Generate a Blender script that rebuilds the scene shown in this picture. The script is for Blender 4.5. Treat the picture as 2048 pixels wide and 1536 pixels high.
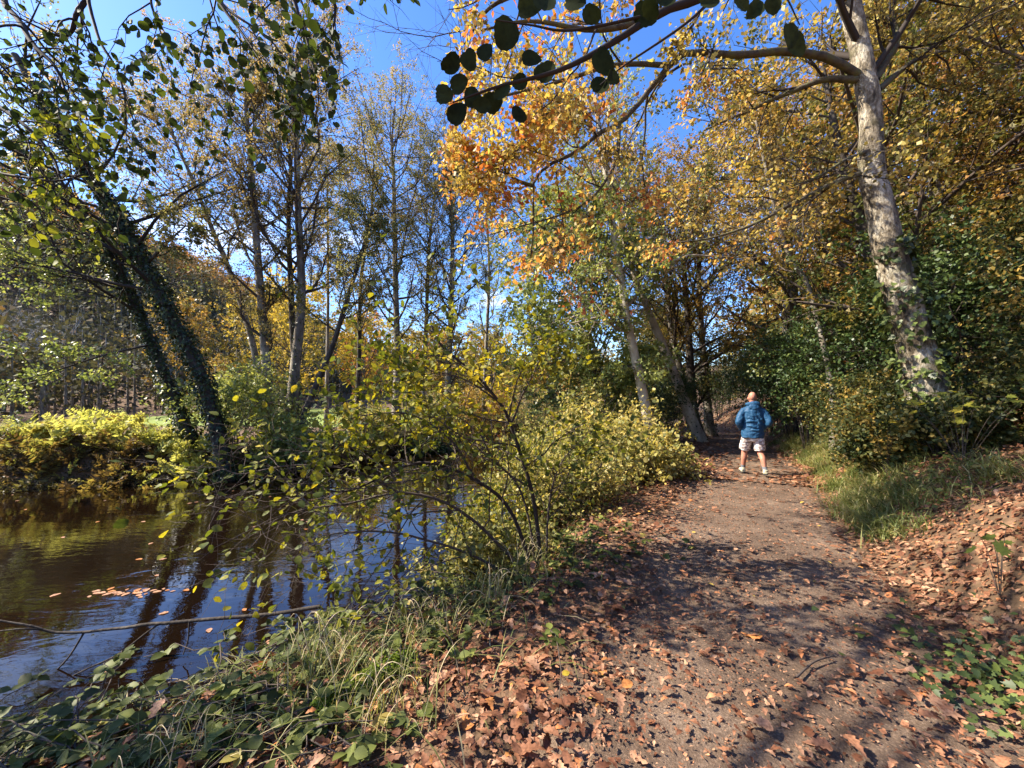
import bpy, math, time
import numpy as np
from mathutils import Matrix, Vector, Euler

T_START = time.time()
R = math.radians
for o in list(bpy.data.objects):
    bpy.data.objects.remove(o)
scene = bpy.context.scene
COL = scene.collection

# ------------------------------------------------------------------ camera, sky, sun, exposure
FPX, HOR, CAMH = 770.0, 800.0, 1.6          # focal length in photo pixels, horizon row, eye height
cam_data = bpy.data.cameras.new('camera')
cam_data.sensor_fit = 'HORIZONTAL'
cam_data.sensor_width = 36.0
cam_data.lens = FPX / 2048.0 * 36.0
cam_data.shift_y = (HOR - 768.0) / 2048.0
cam_data.clip_start = 0.05
cam_data.clip_end = 3000.0
cam = bpy.data.objects.new('camera', cam_data)
COL.objects.link(cam)
cam.location = (0, 0, CAMH)
cam.rotation_euler = (R(90), 0, 0)
scene.camera = cam

SUN_EL, SUN_TO = 41.0, (-0.998, 0.03)       # elevation, horizontal direction towards the sun
world = bpy.data.worlds.new('World')
scene.world = world
world.use_nodes = True
wn, wl = world.node_tree.nodes, world.node_tree.links
bg = wn['Background']
sky = wn.new('ShaderNodeTexSky')
sky.sky_type = 'NISHITA'
sky.sun_disc = False
sky.sun_elevation = R(SUN_EL)
sky.sun_rotation = math.atan2(SUN_TO[0], SUN_TO[1])
sky.air_density = 1.0
sky.dust_density = 0.4
sky.ozone_density = 3.2
tc = wn.new('ShaderNodeTexCoord')
mp = wn.new('ShaderNodeMapping')
mp.inputs['Scale'].default_value = (1.0, 1.0, 2.6)
cn = wn.new('ShaderNodeTexNoise')
cn.inputs['Scale'].default_value = 2.6
cn.inputs['Detail'].default_value = 8.0
cn.inputs['Roughness'].default_value = 0.58
cr = wn.new('ShaderNodeValToRGB')
cr.color_ramp.elements[0].position = 0.57
cr.color_ramp.elements[0].color = (0, 0, 0, 1)
cr.color_ramp.elements[1].position = 0.72
cr.color_ramp.elements[1].color = (1, 1, 1, 1)
sep = wn.new('ShaderNodeSeparateXYZ')
low = wn.new('ShaderNodeMapRange')          # clouds lie low, the top of the sky is clear
low.inputs['From Min'].default_value = 0.52
low.inputs['From Max'].default_value = 0.22
mul = wn.new('ShaderNodeMath'); mul.operation = 'MULTIPLY'
mixc = wn.new('ShaderNodeMixRGB')
mixc.inputs['Color2'].default_value = (7.0, 7.3, 7.9, 1)
hsv = wn.new('ShaderNodeHueSaturation')
hsv.inputs['Hue'].default_value = 0.512
hsv.inputs['Saturation'].default_value = 1.24
hsv.inputs['Value'].default_value = 1.0
wl.new(tc.outputs['Generated'], mp.inputs['Vector'])
wl.new(mp.outputs['Vector'], cn.inputs['Vector'])
wl.new(cn.outputs['Fac'], cr.inputs['Fac'])
wl.new(tc.outputs['Generated'], sep.inputs['Vector'])
wl.new(sep.outputs['Z'], low.inputs['Value'])
wl.new(cr.outputs['Color'], mul.inputs[0])
wl.new(low.outputs['Result'], mul.inputs[1])
wl.new(sky.outputs['Color'], hsv.inputs['Color'])
wl.new(hsv.outputs['Color'], mixc.inputs['Color1'])
wl.new(mul.outputs['Value'], mixc.inputs['Fac'])
wl.new(mixc.outputs['Color'], bg.inputs['Color'])
bg.inputs['Strength'].default_value = 0.125

sun_data = bpy.data.lights.new('sun', 'SUN')
sun_data.energy = 5.0
sun_data.angle = R(0.53)
sun_data.color = (1.0, 0.90, 0.76)
sun = bpy.data.objects.new('sun', sun_data)
COL.objects.link(sun)
sd = Vector((SUN_TO[0] * math.cos(R(SUN_EL)), SUN_TO[1] * math.cos(R(SUN_EL)), math.sin(R(SUN_EL))))
sun.rotation_euler = sd.to_track_quat('Z', 'Y').to_euler()

vs = scene.view_settings
vs.view_transform = 'Standard'
vs.look = 'None'
vs.exposure = 1.66
vs.gamma = 1.0
vs.use_curve_mapping = False
cy = scene.cycles
cy.max_bounces = 4
cy.diffuse_bounces = 3
cy.glossy_bounces = 3
cy.transmission_bounces = 4
cy.transparent_max_bounces = 6
cy.caustics_reflective = False
cy.caustics_refractive = False
cy.sample_clamp_indirect = 6.0
cy.use_adaptive_sampling = True
cy.adaptive_threshold = 0.02

# ------------------------------------------------------------------ helpers
def rng_of(seed):
    return np.random.default_rng(seed)

def P(px, py, d):
    """point seen at photo pixel (px, py) at depth d metres"""
    return np.array([(px - 1024.0) / FPX * d, d, CAMH - (py - HOR) / FPX * d])

def pix(p):
    y = np.maximum(p[:, 1], 0.05)
    return 1024 + p[:, 0] / y * FPX, HOR - (p[:, 2] - CAMH) / y * FPX

def norm(v):
    return v / np.maximum(np.linalg.norm(v, axis=-1, keepdims=True), 1e-9)

_NR = rng_of(7)
_ND = _NR.normal(size=(4, 14, 3)); _NP = _NR.uniform(0, 6.28, size=(4, 14))
def wav(p, scale, k=0):
    """smooth pseudo noise in about -1..1"""
    q = p @ (_ND[k].T * scale) + _NP[k]
    return np.sin(q + 0.7 * np.sin(q[:, ::-1] * 0.6)).mean(1) * 2.0

def sstep(x):
    x = np.clip(x, 0, 1)
    return x * x * (3 - 2 * x)

def make_mesh(name, verts, faces, tint=None):
    """faces: list of int arrays (n, k)"""
    me = bpy.data.meshes.new(name)
    nv = len(verts)
    me.vertices.add(nv)
    me.vertices.foreach_set('co', np.ascontiguousarray(verts, np.float32).ravel())
    faces = [f for f in faces if len(f)]
    nl = sum(f.size for f in faces)
    npoly = sum(len(f) for f in faces)
    me.loops.add(nl)
    me.polygons.add(npoly)
    me.loops.foreach_set('vertex_index', np.concatenate([f.ravel() for f in faces]).astype(np.int32))
    tot = np.concatenate([np.full(len(f), f.shape[1]) for f in faces])
    st = np.concatenate([[0], np.cumsum(tot)[:-1]])
    me.polygons.foreach_set('loop_start', st.astype(np.int32))
    try:
        me.polygons.foreach_set('loop_total', tot.astype(np.int32))
    except Exception:
        pass
    if tint is not None:
        a = me.attributes.new('tint', 'FLOAT', 'POINT')
        a.data.foreach_set('value', np.ascontiguousarray(tint, np.float32))
    me.update(calc_edges=True)
    return me

def smooth(me):
    me.polygons.foreach_set('use_smooth', np.ones(len(me.polygons), bool))

class Geo:
    def __init__(self):
        self.v, self.f, self.t, self.n = [], {}, [], 0
    def add(self, v, faces, t=0.5):
        v = np.asarray(v, float)
        for f in faces:
            f = np.asarray(f, np.int64)
            if f.size:
                self.f.setdefault(f.shape[1], []).append(f + self.n)
        self.v.append(v)
        self.t.append(np.full(len(v), t) if np.isscalar(t) else np.asarray(t))
        self.n += len(v)
    def build(self, name, mat, parent=None, sm=False, kind=None):
        if not self.v:
            return None
        v = np.concatenate(self.v)
        if parent is not None:
            v = v - np.array(parent_world(parent))
        me = make_mesh(name, v, [np.concatenate(x) for x in self.f.values()], np.concatenate(self.t))
        if sm:
            smooth(me)
        me.materials.append(mat)
        o = bpy.data.objects.new(name, me)
        COL.objects.link(o)
        if parent is not None:
            o.parent = parent
        if kind:
            o['kind'] = kind
        return o

def parent_world(p):
    l = np.array(p.location)
    while p.parent is not None:
        p = p.parent
        l = l + np.array(p.location)
    return l

def thing(name, label, cat, loc, group=None):
    o = bpy.data.objects.new(name, None)
    o.empty_display_size = 0.2
    COL.objects.link(o)
    o.location = tuple(float(x) for x in loc)
    tag(o, label, cat, group)
    return o

def tag(o, label, cat, group=None, kind=None):
    o['label'] = label
    o['category'] = cat
    if group:
        o['group'] = group
    if kind:
        o['kind'] = kind
    return o

# tubes ------------------------------------------------------------
def frames(paths):
    T = np.empty_like(paths)
    T[:, 1:-1] = paths[:, 2:] - paths[:, :-2]
    T[:, 0] = paths[:, 1] - paths[:, 0]
    T[:, -1] = paths[:, -1] - paths[:, -2]
    T = norm(T)
    m = norm(paths[:, -1] - paths[:, 0])
    ref = np.where(np.abs(m[:, 2:3]) > 0.8, np.array([[1.0, 0.15, 0]]), np.array([[0.05, 0.1, 1.0]]))
    U = norm(np.cross(T, np.repeat(ref[:, None], paths.shape[1], 1)))
    V = np.cross(T, U)
    return T, U, V

def tubes(g, paths, radii, S, tint=0.5):
    N, K, _ = paths.shape
    if N == 0:
        return
    T, U, V = frames(paths)
    a = np.arange(S) / S * 2 * np.pi
    ring = np.cos(a)[None, None, :, None] * U[:, :, None] + np.sin(a)[None, None, :, None] * V[:, :, None]
    v = (paths[:, :, None] + ring * radii[:, :, None, None]).reshape(-1, 3)
    i = np.arange(N)[:, None, None] * K * S
    k = np.arange(K - 1)[None, :, None] * S
    s = np.arange(S)[None, None]
    s2 = (s + 1) % S
    q = np.stack([i + k + s, i + k + s2, i + k + S + s2, i + k + S + s], -1).reshape(-1, 4)
    if not np.isscalar(tint):
        tint = np.repeat(tint, K * S)
    g.add(v, [q], tint)

def ribbons(g, paths, width, tint, side=None):
    """flat tapering blades along paths (N,K,3); width (N,K)"""
    N, K, _ = paths.shape
    T, U, V = frames(paths)
    if side is None:
        side = norm(np.cross(paths[:, -1] - paths[:, 0] + np.array([0, 0, 1e-3]), np.array([0, 0, 1.0])))
    S_ = np.repeat(side[:, None], K, 1)
    v = np.stack([paths - S_ * width[..., None] / 2, paths + S_ * width[..., None] / 2], 2).reshape(-1, 3)
    i = np.arange(N)[:, None] * K * 2
    k = np.arange(K - 1)[None] * 2
    q = np.stack([i + k, i + k + 1, i + k + 3, i + k + 2], -1).reshape(-1, 4)
    g.add(v, [q], np.repeat(tint, K * 2))

def resample(pts, K):
    """smooth curve through control points (Catmull-Rom), K points"""
    pts = np.asarray(pts, float)
    if len(pts) == 2:
        t = np.linspace(0, 1, K)[:, None]
        return pts[0] * (1 - t) + pts[1] * t
    e = np.vstack([2 * pts[0] - pts[1], pts, 2 * pts[-1] - pts[-2]])
    out = []
    u = np.linspace(0, len(pts) - 1 - 1e-6, K)
    for x in u:
        i = int(x); f = x - i
        p0, p1, p2, p3 = e[i], e[i + 1], e[i + 2], e[i + 3]
        out.append(0.5 * ((2 * p1) + (p2 - p0) * f + (2 * p0 - 5 * p1 + 4 * p2 - p3) * f * f + (3 * p1 - p0 - 3 * p2 + p3) * f ** 3))
    return np.array(out)

def interp(par, prad, idx, t):
    K = par.shape[1]
    x = np.clip(t, 0, 0.9999) * (K - 1)
    i = x.astype(int); f = (x - i)[:, None]
    a, b = par[idx, i], par[idx, i + 1]
    return a * (1 - f) + b * f, norm(b - a), prad[idx, i] * (1 - f[:, 0]) + prad[idx, i + 1] * f[:, 0]

def grow(rng, par, prad, n, t0, t1, L, ang, K=6, up=0.08, wob=0.22, rr=0.5, lv=0.3, rmin=0.003, flat=0.0, bias=None):
    N = par.shape[0]
    idx = np.repeat(np.arange(N), n)
    t = t0 + (t1 - t0) * (np.tile(np.arange(n), N) + rng.uniform(0, 1, N * n)) / n
    pos, tan, rad = interp(par, prad, idx, t)
    plen = np.linalg.norm(np.diff(par, axis=1), axis=2).sum(1)[idx]
    ln = L(t, plen) * rng.uniform(1 - lv, 1 + lv, N * n)
    az = np.tile(np.arange(n), N) * 2.4 + np.repeat(rng.uniform(0, 6.28, N), n) + rng.normal(0, 0.4, N * n)
    ref = np.where(np.abs(tan[:, 2:3]) > 0.9, np.array([[1.0, 0, 0]]), np.array([[0, 0, 1.0]]))
    u = norm(np.cross(tan, ref)); v = np.cross(tan, u)
    an = ang + rng.normal(0, 0.15, N * n)
    d = tan * np.cos(an)[:, None] + (u * np.cos(az)[:, None] + v * np.sin(az)[:, None] * (1 - flat)) * np.sin(an)[:, None]
    if bias is not None:
        d = d + np.asarray(bias)
    d = norm(d)
    pts = np.empty((N * n, K, 3)); pts[:, 0] = pos
    for k in range(1, K):
        d = norm(d + np.array([0, 0, up]) + rng.normal(0, wob, d.shape))
        pts[:, k] = pts[:, k - 1] + d * (ln / (K - 1))[:, None]
    r0 = np.maximum(rad * rr, rmin)
    r = r0[:, None] * np.linspace(1, 0.35, K)[None]
    return pts, r

# leaves -----------------------------------------------------------
def leaf_tpl(stations, widths, fold=0.15, curl=0.0, cup=0.0):
    """midrib + left and right edge; returns verts, faces. Unit length along +x"""
    st = np.asarray(stations, float); w = np.asarray(widths, float)
    n = len(st)
    zc = curl * (st - 0.5) ** 2 * -1.0 + curl * 0.25
    mid = np.stack([st, np.zeros(n), zc], 1)
    lf = np.stack([st, w, zc + fold * w], 1)
    rt = np.stack([st, -w, zc + fold * w * (1 + cup)], 1)
    v = np.concatenate([mid, lf, rt])
    q, tr = [], []
    for i in range(n - 1):
        for off, flip in ((n, False), (2 * n, True)):
            a, b, c, d_ = i, i + 1, off + i + 1, off + i
            if w[i] < 1e-6:
                f = [a, b, c]
                tr.append(f[::-1] if flip else f)
            elif w[i + 1] < 1e-6:
                f = [a, b, d_]
                tr.append(f[::-1] if flip else f)
            else:
                f = [a, b, c, d_]
                q.append(f[::-1] if flip else f)
    used = np.unique(np.concatenate([np.array(x).ravel() for x in (q, tr) if len(x)]))
    remap = -np.ones(len(v), int); remap[used] = np.arange(len(used))
    fs = []
    if q: fs.append(remap[np.array(q)])
    if tr: fs.append(remap[np.array(tr)])
    return v[used], fs

def fan_tpl(outline, bend=0.1):
    o = np.asarray(outline, float)
    z = bend * (np.abs(o[:, 1]) - 0.3 * (o[:, 0] - 0.5) ** 2)
    v = np.concatenate([[[0.35, 0, 0]], np.column_stack([o, z])])
    n = len(o)
    f = np.array([[0, i + 1, (i + 1) % n + 1] for i in range(n)])
    return v, [f]

TPL = {
    'diamond': (np.array([[0, 0, 0], [0.45, 0.34, 0.08], [1, 0, 0.02], [0.45, -0.34, 0.08]]), [np.array([[0, 3, 2, 1]])]),
    'tri': (np.array([[0, 0, 0], [0.62, 0.4, 0.06], [0.86, -0.36, 0.0]]), [np.array([[0, 2, 1]])]),
    'oakmid': leaf_tpl([0, 0.3, 0.42, 0.62, 0.78, 1.0], [0.03, 0.2, 0.12, 0.28, 0.18, 0.06], 0.35, 0.7),
    'oval': leaf_tpl([0, 0.45, 1], [0.16, 0.36, 0.1], 0.2),
    'round': leaf_tpl([0, 0.12, 0.4, 0.72, 0.93, 1.0], [0.03, 0.27, 0.44, 0.42, 0.22, 0.06], 0.16, 0.12),
    'hazel': leaf_tpl([0, 0.15, 0.45, 0.75, 1.0], [0.05, 0.27, 0.38, 0.25, 0.0], 0.2, 0.18),
    'holly': leaf_tpl([0, 0.3, 0.7, 1], [0.08, 0.24, 0.22, 0.0], 0.35, -0.1),
    'oak': leaf_tpl([0, 0.12, 0.22, 0.33, 0.45, 0.55, 0.68, 0.78, 0.9, 1.0], [0.03, 0.10, 0.08, 0.2, 0.13, 0.28, 0.19, 0.3, 0.2, 0.07], 0.25, 0.5),
    'oakflat': leaf_tpl([0, 0.2, 0.4, 0.55, 0.75, 0.88, 1.0], [0.03, 0.15, 0.1, 0.27, 0.2, 0.24, 0.06], -0.12, -0.35, 0.6),
    'oaklow': leaf_tpl([0, 0.35, 0.5, 0.75, 1.0], [0.04, 0.22, 0.15, 0.28, 0.05], 0.25, 0.4),
    'ivy': fan_tpl([(0, 0), (0.02, 0.3), (0.28, 0.52), (0.38, 0.3), (0.68, 0.36), (0.62, 0.18), (1, 0), (0.62, -0.18), (0.68, -0.36), (0.38, -0.3), (0.28, -0.52), (0.02, -0.3)], 0.12),
    'maple': fan_tpl([(0.05, 0), (-0.04, 0.34), (0.14, 0.36), (0.16, 0.62), (0.34, 0.44), (0.62, 0.6), (0.56, 0.26), (0.78, 0.24), (0.72, 0.1), (1.0, 0.0), (0.72, -0.1), (0.78, -0.24), (0.56, -0.26), (0.62, -0.6), (0.34, -0.44), (0.16, -0.62), (0.14, -0.36), (-0.04, -0.34)], 0.1),
}

_tr = rng_of(99)
for _i in range(6):
    _n = 26
    _a = np.linspace(0, 2 * np.pi, _n, endpoint=False)
    _r = 1 + 0.05 * np.sin(2 * _a + _tr.uniform(0, 6)) + 0.06 * np.sin(3 * _a + _tr.uniform(0, 6)) + _tr.normal(0, 0.025, _n) + 0.02 * (-1) ** np.arange(_n)
    _o = np.column_stack([0.5 - 0.5 * np.cos(_a) * _r, 0.44 * _tr.uniform(0.85, 1.08) * np.sin(_a) * _r])
    _o[_n // 2] += (-0.05, 0)
    TPL[f'broad{_i}'] = fan_tpl(_o, _tr.uniform(0.1, 0.32))

def orient(d, n):
    d = norm(d)
    s = norm(np.cross(n, d))
    n2 = np.cross(d, s)
    return np.stack([d, s, n2], -1)          # columns

def add_leaves(g, tpl, pos, M, size, tint):
    v, fs = TPL[tpl]
    n = len(pos)
    if n == 0:
        return
    w = np.einsum('nij,vj->nvi', M, v) * size[:, None, None] + pos[:, None]
    nv = len(v)
    base = np.arange(n)[:, None, None] * nv
    g.add(w.reshape(-1, 3), [(f[None] + base).reshape(-1, f.shape[1]) for f in fs], np.repeat(tint, nv))

_LEAFMESH = {}
def leaf_objects(name, tpl, pos, M, size, tint, mat, parent, bins=7):
    """single leaves as objects that share a few meshes"""
    pw = np.array(parent_world(parent)) if parent is not None else np.zeros(3)
    out = []
    for i in range(len(pos)):
        b = int(np.clip(tint[i] * bins, 0, bins - 1))
        key = (tpl, mat.name, b)
        if key not in _LEAFMESH:
            v, fs = TPL[tpl]
            me = make_mesh('leaf', v, fs, np.full(len(v), (b + 0.5) / bins))
            me.materials.append(mat)
            _LEAFMESH[key] = me
        o = bpy.data.objects.new(name, _LEAFMESH[key])
        COL.objects.link(o)
        m = Matrix.Identity(4)
        A = M[i] * size[i]
        for r_ in range(3):
            for c_ in range(3):
                m[r_][c_] = float(A[r_, c_])
            m[r_][3] = float(pos[i, r_] - pw[r_])
        if parent is not None:
            o.parent = parent
        o.matrix_basis = m
        out.append(o)
    return out

def pick_largest(pos, size, limit, minpx, behind=None):
    """mask of the leaves that show largest in the photograph"""
    x, y = pix(pos)
    px = size * FPX / np.maximum(pos[:, 1], 0.1)
    ok = (x > 4) & (x < 2044) & (y > 4) & (y < 1532) & (px >= minpx) & (pos[:, 1] > 0.2)
    m = np.zeros(len(pos), bool)
    c = np.where(ok)[0]
    c = c[np.argsort(-px[c])][:limit]
    m[c] = True
    return m

def leaves_on(rng, tw, per, size, t0=0.15, hang=0.3, upn=0.6, spread=0.04, sv=0.3, fan=1.0):
    N = len(tw)
    idx = np.repeat(np.arange(N), per)
    t = rng.uniform(t0, 1.0, N * per)
    pos, tan, _ = interp(tw, np.ones(tw.shape[:2]), idx, t)
    d = norm(tan * 0.5 + rng.normal(0, fan * 0.7, (N * per, 3)) + np.array([0, 0, -hang]))
    n = norm(rng.normal(0, 0.6, (N * per, 3)) + np.array([0, 0, upn]))
    pos = pos + rng.normal(0, spread, pos.shape)
    sz = size * rng.uniform(1 - sv, 1 + sv, N * per)
    return pos, orient(d, n), sz, idx

def tints(rng, idx, mean, clump, leaf):
    nmax = idx.max() + 1 if len(idx) else 1
    c = rng.normal(0, clump, nmax)
    return np.clip(mean + c[idx] + rng.normal(0, leaf, len(idx)), 0.01, 0.99)

# ------------------------------------------------------------------ materials
def new_mat(name):
    m = bpy.data.materials.new(name)
    m.use_nodes = True
    nt = m.node_tree
    return m, nt.nodes, nt.links, nt.nodes['Principled BSDF'], nt.nodes['Material Output']

def ramp(nodes, stops):
    r = nodes.new('ShaderNodeValToRGB')
    e = r.color_ramp.elements
    while len(e) > 1:
        e.remove(e[-1])
    e[0].position = stops[0][0]; e[0].color = (*stops[0][1], 1)
    for p, c in stops[1:]:
        x = e.new(p); x.color = (*c, 1)
    return r

def leaf_mat(name, stops, trans=0.38, rough=0.45, spec=0.35, boost=(1.35, 1.3, 0.8), blotch=0.0):
    m, n, l, b, out = new_mat(name)
    a = n.new('ShaderNodeAttribute'); a.attribute_name = 'tint'
    r = ramp(n, stops)
    l.new(a.outputs['Fac'], r.inputs['Fac'])
    col = r.outputs['Color']
    if blotch:
        gp = n.new('ShaderNodeNewGeometry'); nz = n.new('ShaderNodeTexNoise')
        nz.inputs['Scale'].default_value = 70; nz.inputs['Detail'].default_value = 5
        l.new(gp.outputs['Position'], nz.inputs['Vector'])
        rb = ramp(n, [(0.3, (1 - blotch,) * 3), (0.5, (1, 1, 1)), (0.72, (1 + blotch * 0.6,) * 3)])
        l.new(nz.outputs['Fac'], rb.inputs['Fac'])
        mb = n.new('ShaderNodeMixRGB'); mb.blend_type = 'MULTIPLY'; mb.inputs['Fac'].default_value = 1.0
        l.new(col, mb.inputs['Color1']); l.new(rb.outputs['Color'], mb.inputs['Color2'])
        col = mb.outputs['Color']
    l.new(col, b.inputs['Base Color'])
    b.inputs['Roughness'].default_value = rough
    b.inputs['Specular IOR Level'].default_value = spec
    if trans > 0:
        t = n.new('ShaderNodeBsdfTranslucent')
        mm = n.new('ShaderNodeMixRGB'); mm.blend_type = 'MULTIPLY'; mm.inputs['Fac'].default_value = 1.0
        mm.inputs['Color2'].default_value = (*boost, 1)
        l.new(col, mm.inputs['Color1'])
        l.new(mm.outputs['Color'], t.inputs['Color'])
        mx = n.new('ShaderNodeMixShader'); mx.inputs['Fac'].default_value = trans
        l.new(b.outputs['BSDF'], mx.inputs[1]); l.new(t.outputs['BSDF'], mx.inputs[2])
        l.new(mx.outputs['Shader'], out.inputs['Surface'])
    return m

def noise_mat(name, stops, scale=6.0, stretch=(1, 1, 1), detail=6, rough=0.85, bump=0.4, bscale=None, bdist=0.02, spec=0.25):
    m, n, l, b, out = new_mat(name)
    t = n.new('ShaderNodeTexCoord'); mpn = n.new('ShaderNodeMapping')
    mpn.inputs['Scale'].default_value = stretch
    nz = n.new('ShaderNodeTexNoise'); nz.inputs['Scale'].default_value = scale
    nz.inputs['Detail'].default_value = detail; nz.inputs['Roughness'].default_value = 0.65
    r = ramp(n, stops)
    l.new(t.outputs['Object'], mpn.inputs['Vector']); l.new(mpn.outputs['Vector'], nz.inputs['Vector'])
    l.new(nz.outputs['Fac'], r.inputs['Fac']); l.new(r.outputs['Color'], b.inputs['Base Color'])
    b.inputs['Roughness'].default_value = rough
    b.inputs['Specular IOR Level'].default_value = spec
    if bump:
        nb = n.new('ShaderNodeTexNoise'); nb.inputs['Scale'].default_value = bscale or scale * 4
        nb.inputs['Detail'].default_value = 5
        bp = n.new('ShaderNodeBump'); bp.inputs['Strength'].default_value = bump; bp.inputs['Distance'].default_value = bdist
        l.new(mpn.outputs['Vector'], nb.inputs['Vector'])
        l.new(nb.outputs['Fac'], bp.inputs['Height']); l.new(bp.outputs['Normal'], b.inputs['Normal'])
    return m

def plain(name, c, rough=0.7, spec=0.3):
    m, n, l, b, out = new_mat(name)
    b.inputs['Base Color'].default_value = (*c, 1); b.inputs['Roughness'].default_value = rough
    b.inputs['Specular IOR Level'].default_value = spec
    return m

M_ALDER = leaf_mat('alder_leaf_far', [(0, (0.09, 0.105, 0.035)), (0.4, (0.17, 0.17, 0.06)), (0.7, (0.28, 0.225, 0.085)), (1, (0.40, 0.26, 0.10))], 0.52, 0.5, 0.25, (1.3, 1.25, 0.9))
M_ALDERNEAR = leaf_mat('alder_leaf_near', [(0, (0.026, 0.04, 0.013)), (0.45, (0.05, 0.07, 0.02)), (0.75, (0.12, 0.145, 0.03)), (1, (0.36, 0.34, 0.04))], 0.3, 0.65, 0.12, (1.5, 1.5, 0.6))
M_BIGLEAF = leaf_mat('alder_leaf_close', [(0, (0.014, 0.02, 0.007)), (1, (0.034, 0.042, 0.012))], 0.14, 0.75, 0.08, (1.35, 1.3, 0.8), 0.35)
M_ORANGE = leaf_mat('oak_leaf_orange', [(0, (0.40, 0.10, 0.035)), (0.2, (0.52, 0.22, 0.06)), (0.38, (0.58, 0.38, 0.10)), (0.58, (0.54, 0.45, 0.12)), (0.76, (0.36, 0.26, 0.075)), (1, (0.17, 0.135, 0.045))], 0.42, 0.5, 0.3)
M_GOLD = leaf_mat('oak_leaf_golden', [(0, (0.07, 0.075, 0.02)), (0.3, (0.17, 0.14, 0.035)), (0.6, (0.34, 0.21, 0.045)), (0.85, (0.42, 0.25, 0.06)), (1, (0.36, 0.12, 0.03))], 0.36, 0.5, 0.3)
M_HILLGOLD = leaf_mat('hill_oak_leaf', [(0, (0.075, 0.09, 0.025)), (0.35, (0.19, 0.165, 0.045)), (0.65, (0.37, 0.25, 0.065)), (1, (0.46, 0.24, 0.08))], 0.46, 0.5, 0.3)
M_HOLLY = leaf_mat('holly_leaf', [(0, (0.018, 0.034, 0.012)), (0.5, (0.04, 0.07, 0.02)), (0.85, (0.09, 0.12, 0.03)), (1, (0.2, 0.2, 0.05))], 0.18, 0.42, 0.3)
M_THICKET = leaf_mat('thicket_leaf', [(0, (0.02, 0.034, 0.012)), (0.4, (0.05, 0.065, 0.02)), (0.7, (0.13, 0.125, 0.035)), (1, (0.34, 0.22, 0.05))], 0.3, 0.5, 0.22)
M_YELGREEN = leaf_mat('yellow_green_leaf', [(0, (0.07, 0.08, 0.025)), (0.4, (0.18, 0.185, 0.055)), (0.75, (0.38, 0.33, 0.10)), (1, (0.54, 0.42, 0.13))], 0.4, 0.45, 0.3)
M_HAZEL = leaf_mat('hazel_leaf', [(0, (0.045, 0.065, 0.015)), (0.45, (0.105, 0.13, 0.025)), (0.75, (0.32, 0.29, 0.035)), (1, (0.50, 0.38, 0.05))], 0.42, 0.55, 0.2, (1.5, 1.4, 0.5), 0.3)
M_PALEGREEN = leaf_mat('pale_green_leaf', [(0, (0.09, 0.12, 0.035)), (0.5, (0.20, 0.24, 0.07)), (1, (0.38, 0.39, 0.12))], 0.42, 0.45, 0.3)
M_IVY = leaf_mat('ivy_leaf', [(0, (0.018, 0.03, 0.01)), (0.5, (0.045, 0.065, 0.018)), (1, (0.14, 0.17, 0.04))], 0.15, 0.42, 0.3)
M_BRAMBLE = leaf_mat('bramble_leaf', [(0, (0.035, 0.045, 0.015)), (0.5, (0.085, 0.105, 0.025)), (0.85, (0.2, 0.22, 0.05)), (1, (0.34, 0.24, 0.07))], 0.34, 0.55, 0.22)
M_BRACKEN = leaf_mat('bracken_frond', [(0, (0.10, 0.06, 0.025)), (0.35, (0.22, 0.16, 0.05)), (0.7, (0.32, 0.34, 0.08)), (1, (0.50, 0.48, 0.15))], 0.45, 0.6, 0.2)
M_FARWOOD = leaf_mat('far_wood_leaf', [(0, (0.05, 0.05, 0.035)), (0.5, (0.10, 0.09, 0.045)), (0.8, (0.25, 0.14, 0.05)), (1, (0.42, 0.18, 0.05))], 0.2, 0.7, 0.1)
M_YELTREE = leaf_mat('yellow_tree_leaf', [(0, (0.15, 0.13, 0.03)), (0.5, (0.38, 0.28, 0.05)), (1, (0.58, 0.40, 0.07))], 0.4, 0.55, 0.2)
M_REDTREE = leaf_mat('orange_tree_leaf', [(0, (0.25, 0.08, 0.02)), (1, (0.55, 0.22, 0.05))], 0.4, 0.55, 0.2)
M_LITTER = leaf_mat('fallen_leaf_brown', [(0, (0.075, 0.028, 0.014)), (0.25, (0.16, 0.065, 0.032)), (0.5, (0.29, 0.135, 0.07)), (0.75, (0.44, 0.255, 0.15)), (0.92, (0.42, 0.15, 0.05)), (1, (0.55, 0.40, 0.08))], 0.18, 0.6, 0.25, (1.2, 1.0, 0.8), 0.5)
M_GRASS = leaf_mat('grass_blade', [(0, (0.05, 0.085, 0.02)), (0.5, (0.14, 0.17, 0.045)), (0.8, (0.30, 0.28, 0.10)), (1, (0.48, 0.40, 0.22))], 0.35, 0.5, 0.3)
M_MOSS = leaf_mat('moss', [(0, (0.06, 0.10, 0.01)), (1, (0.22, 0.28, 0.03))], 0.3, 0.8, 0.1)

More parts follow.
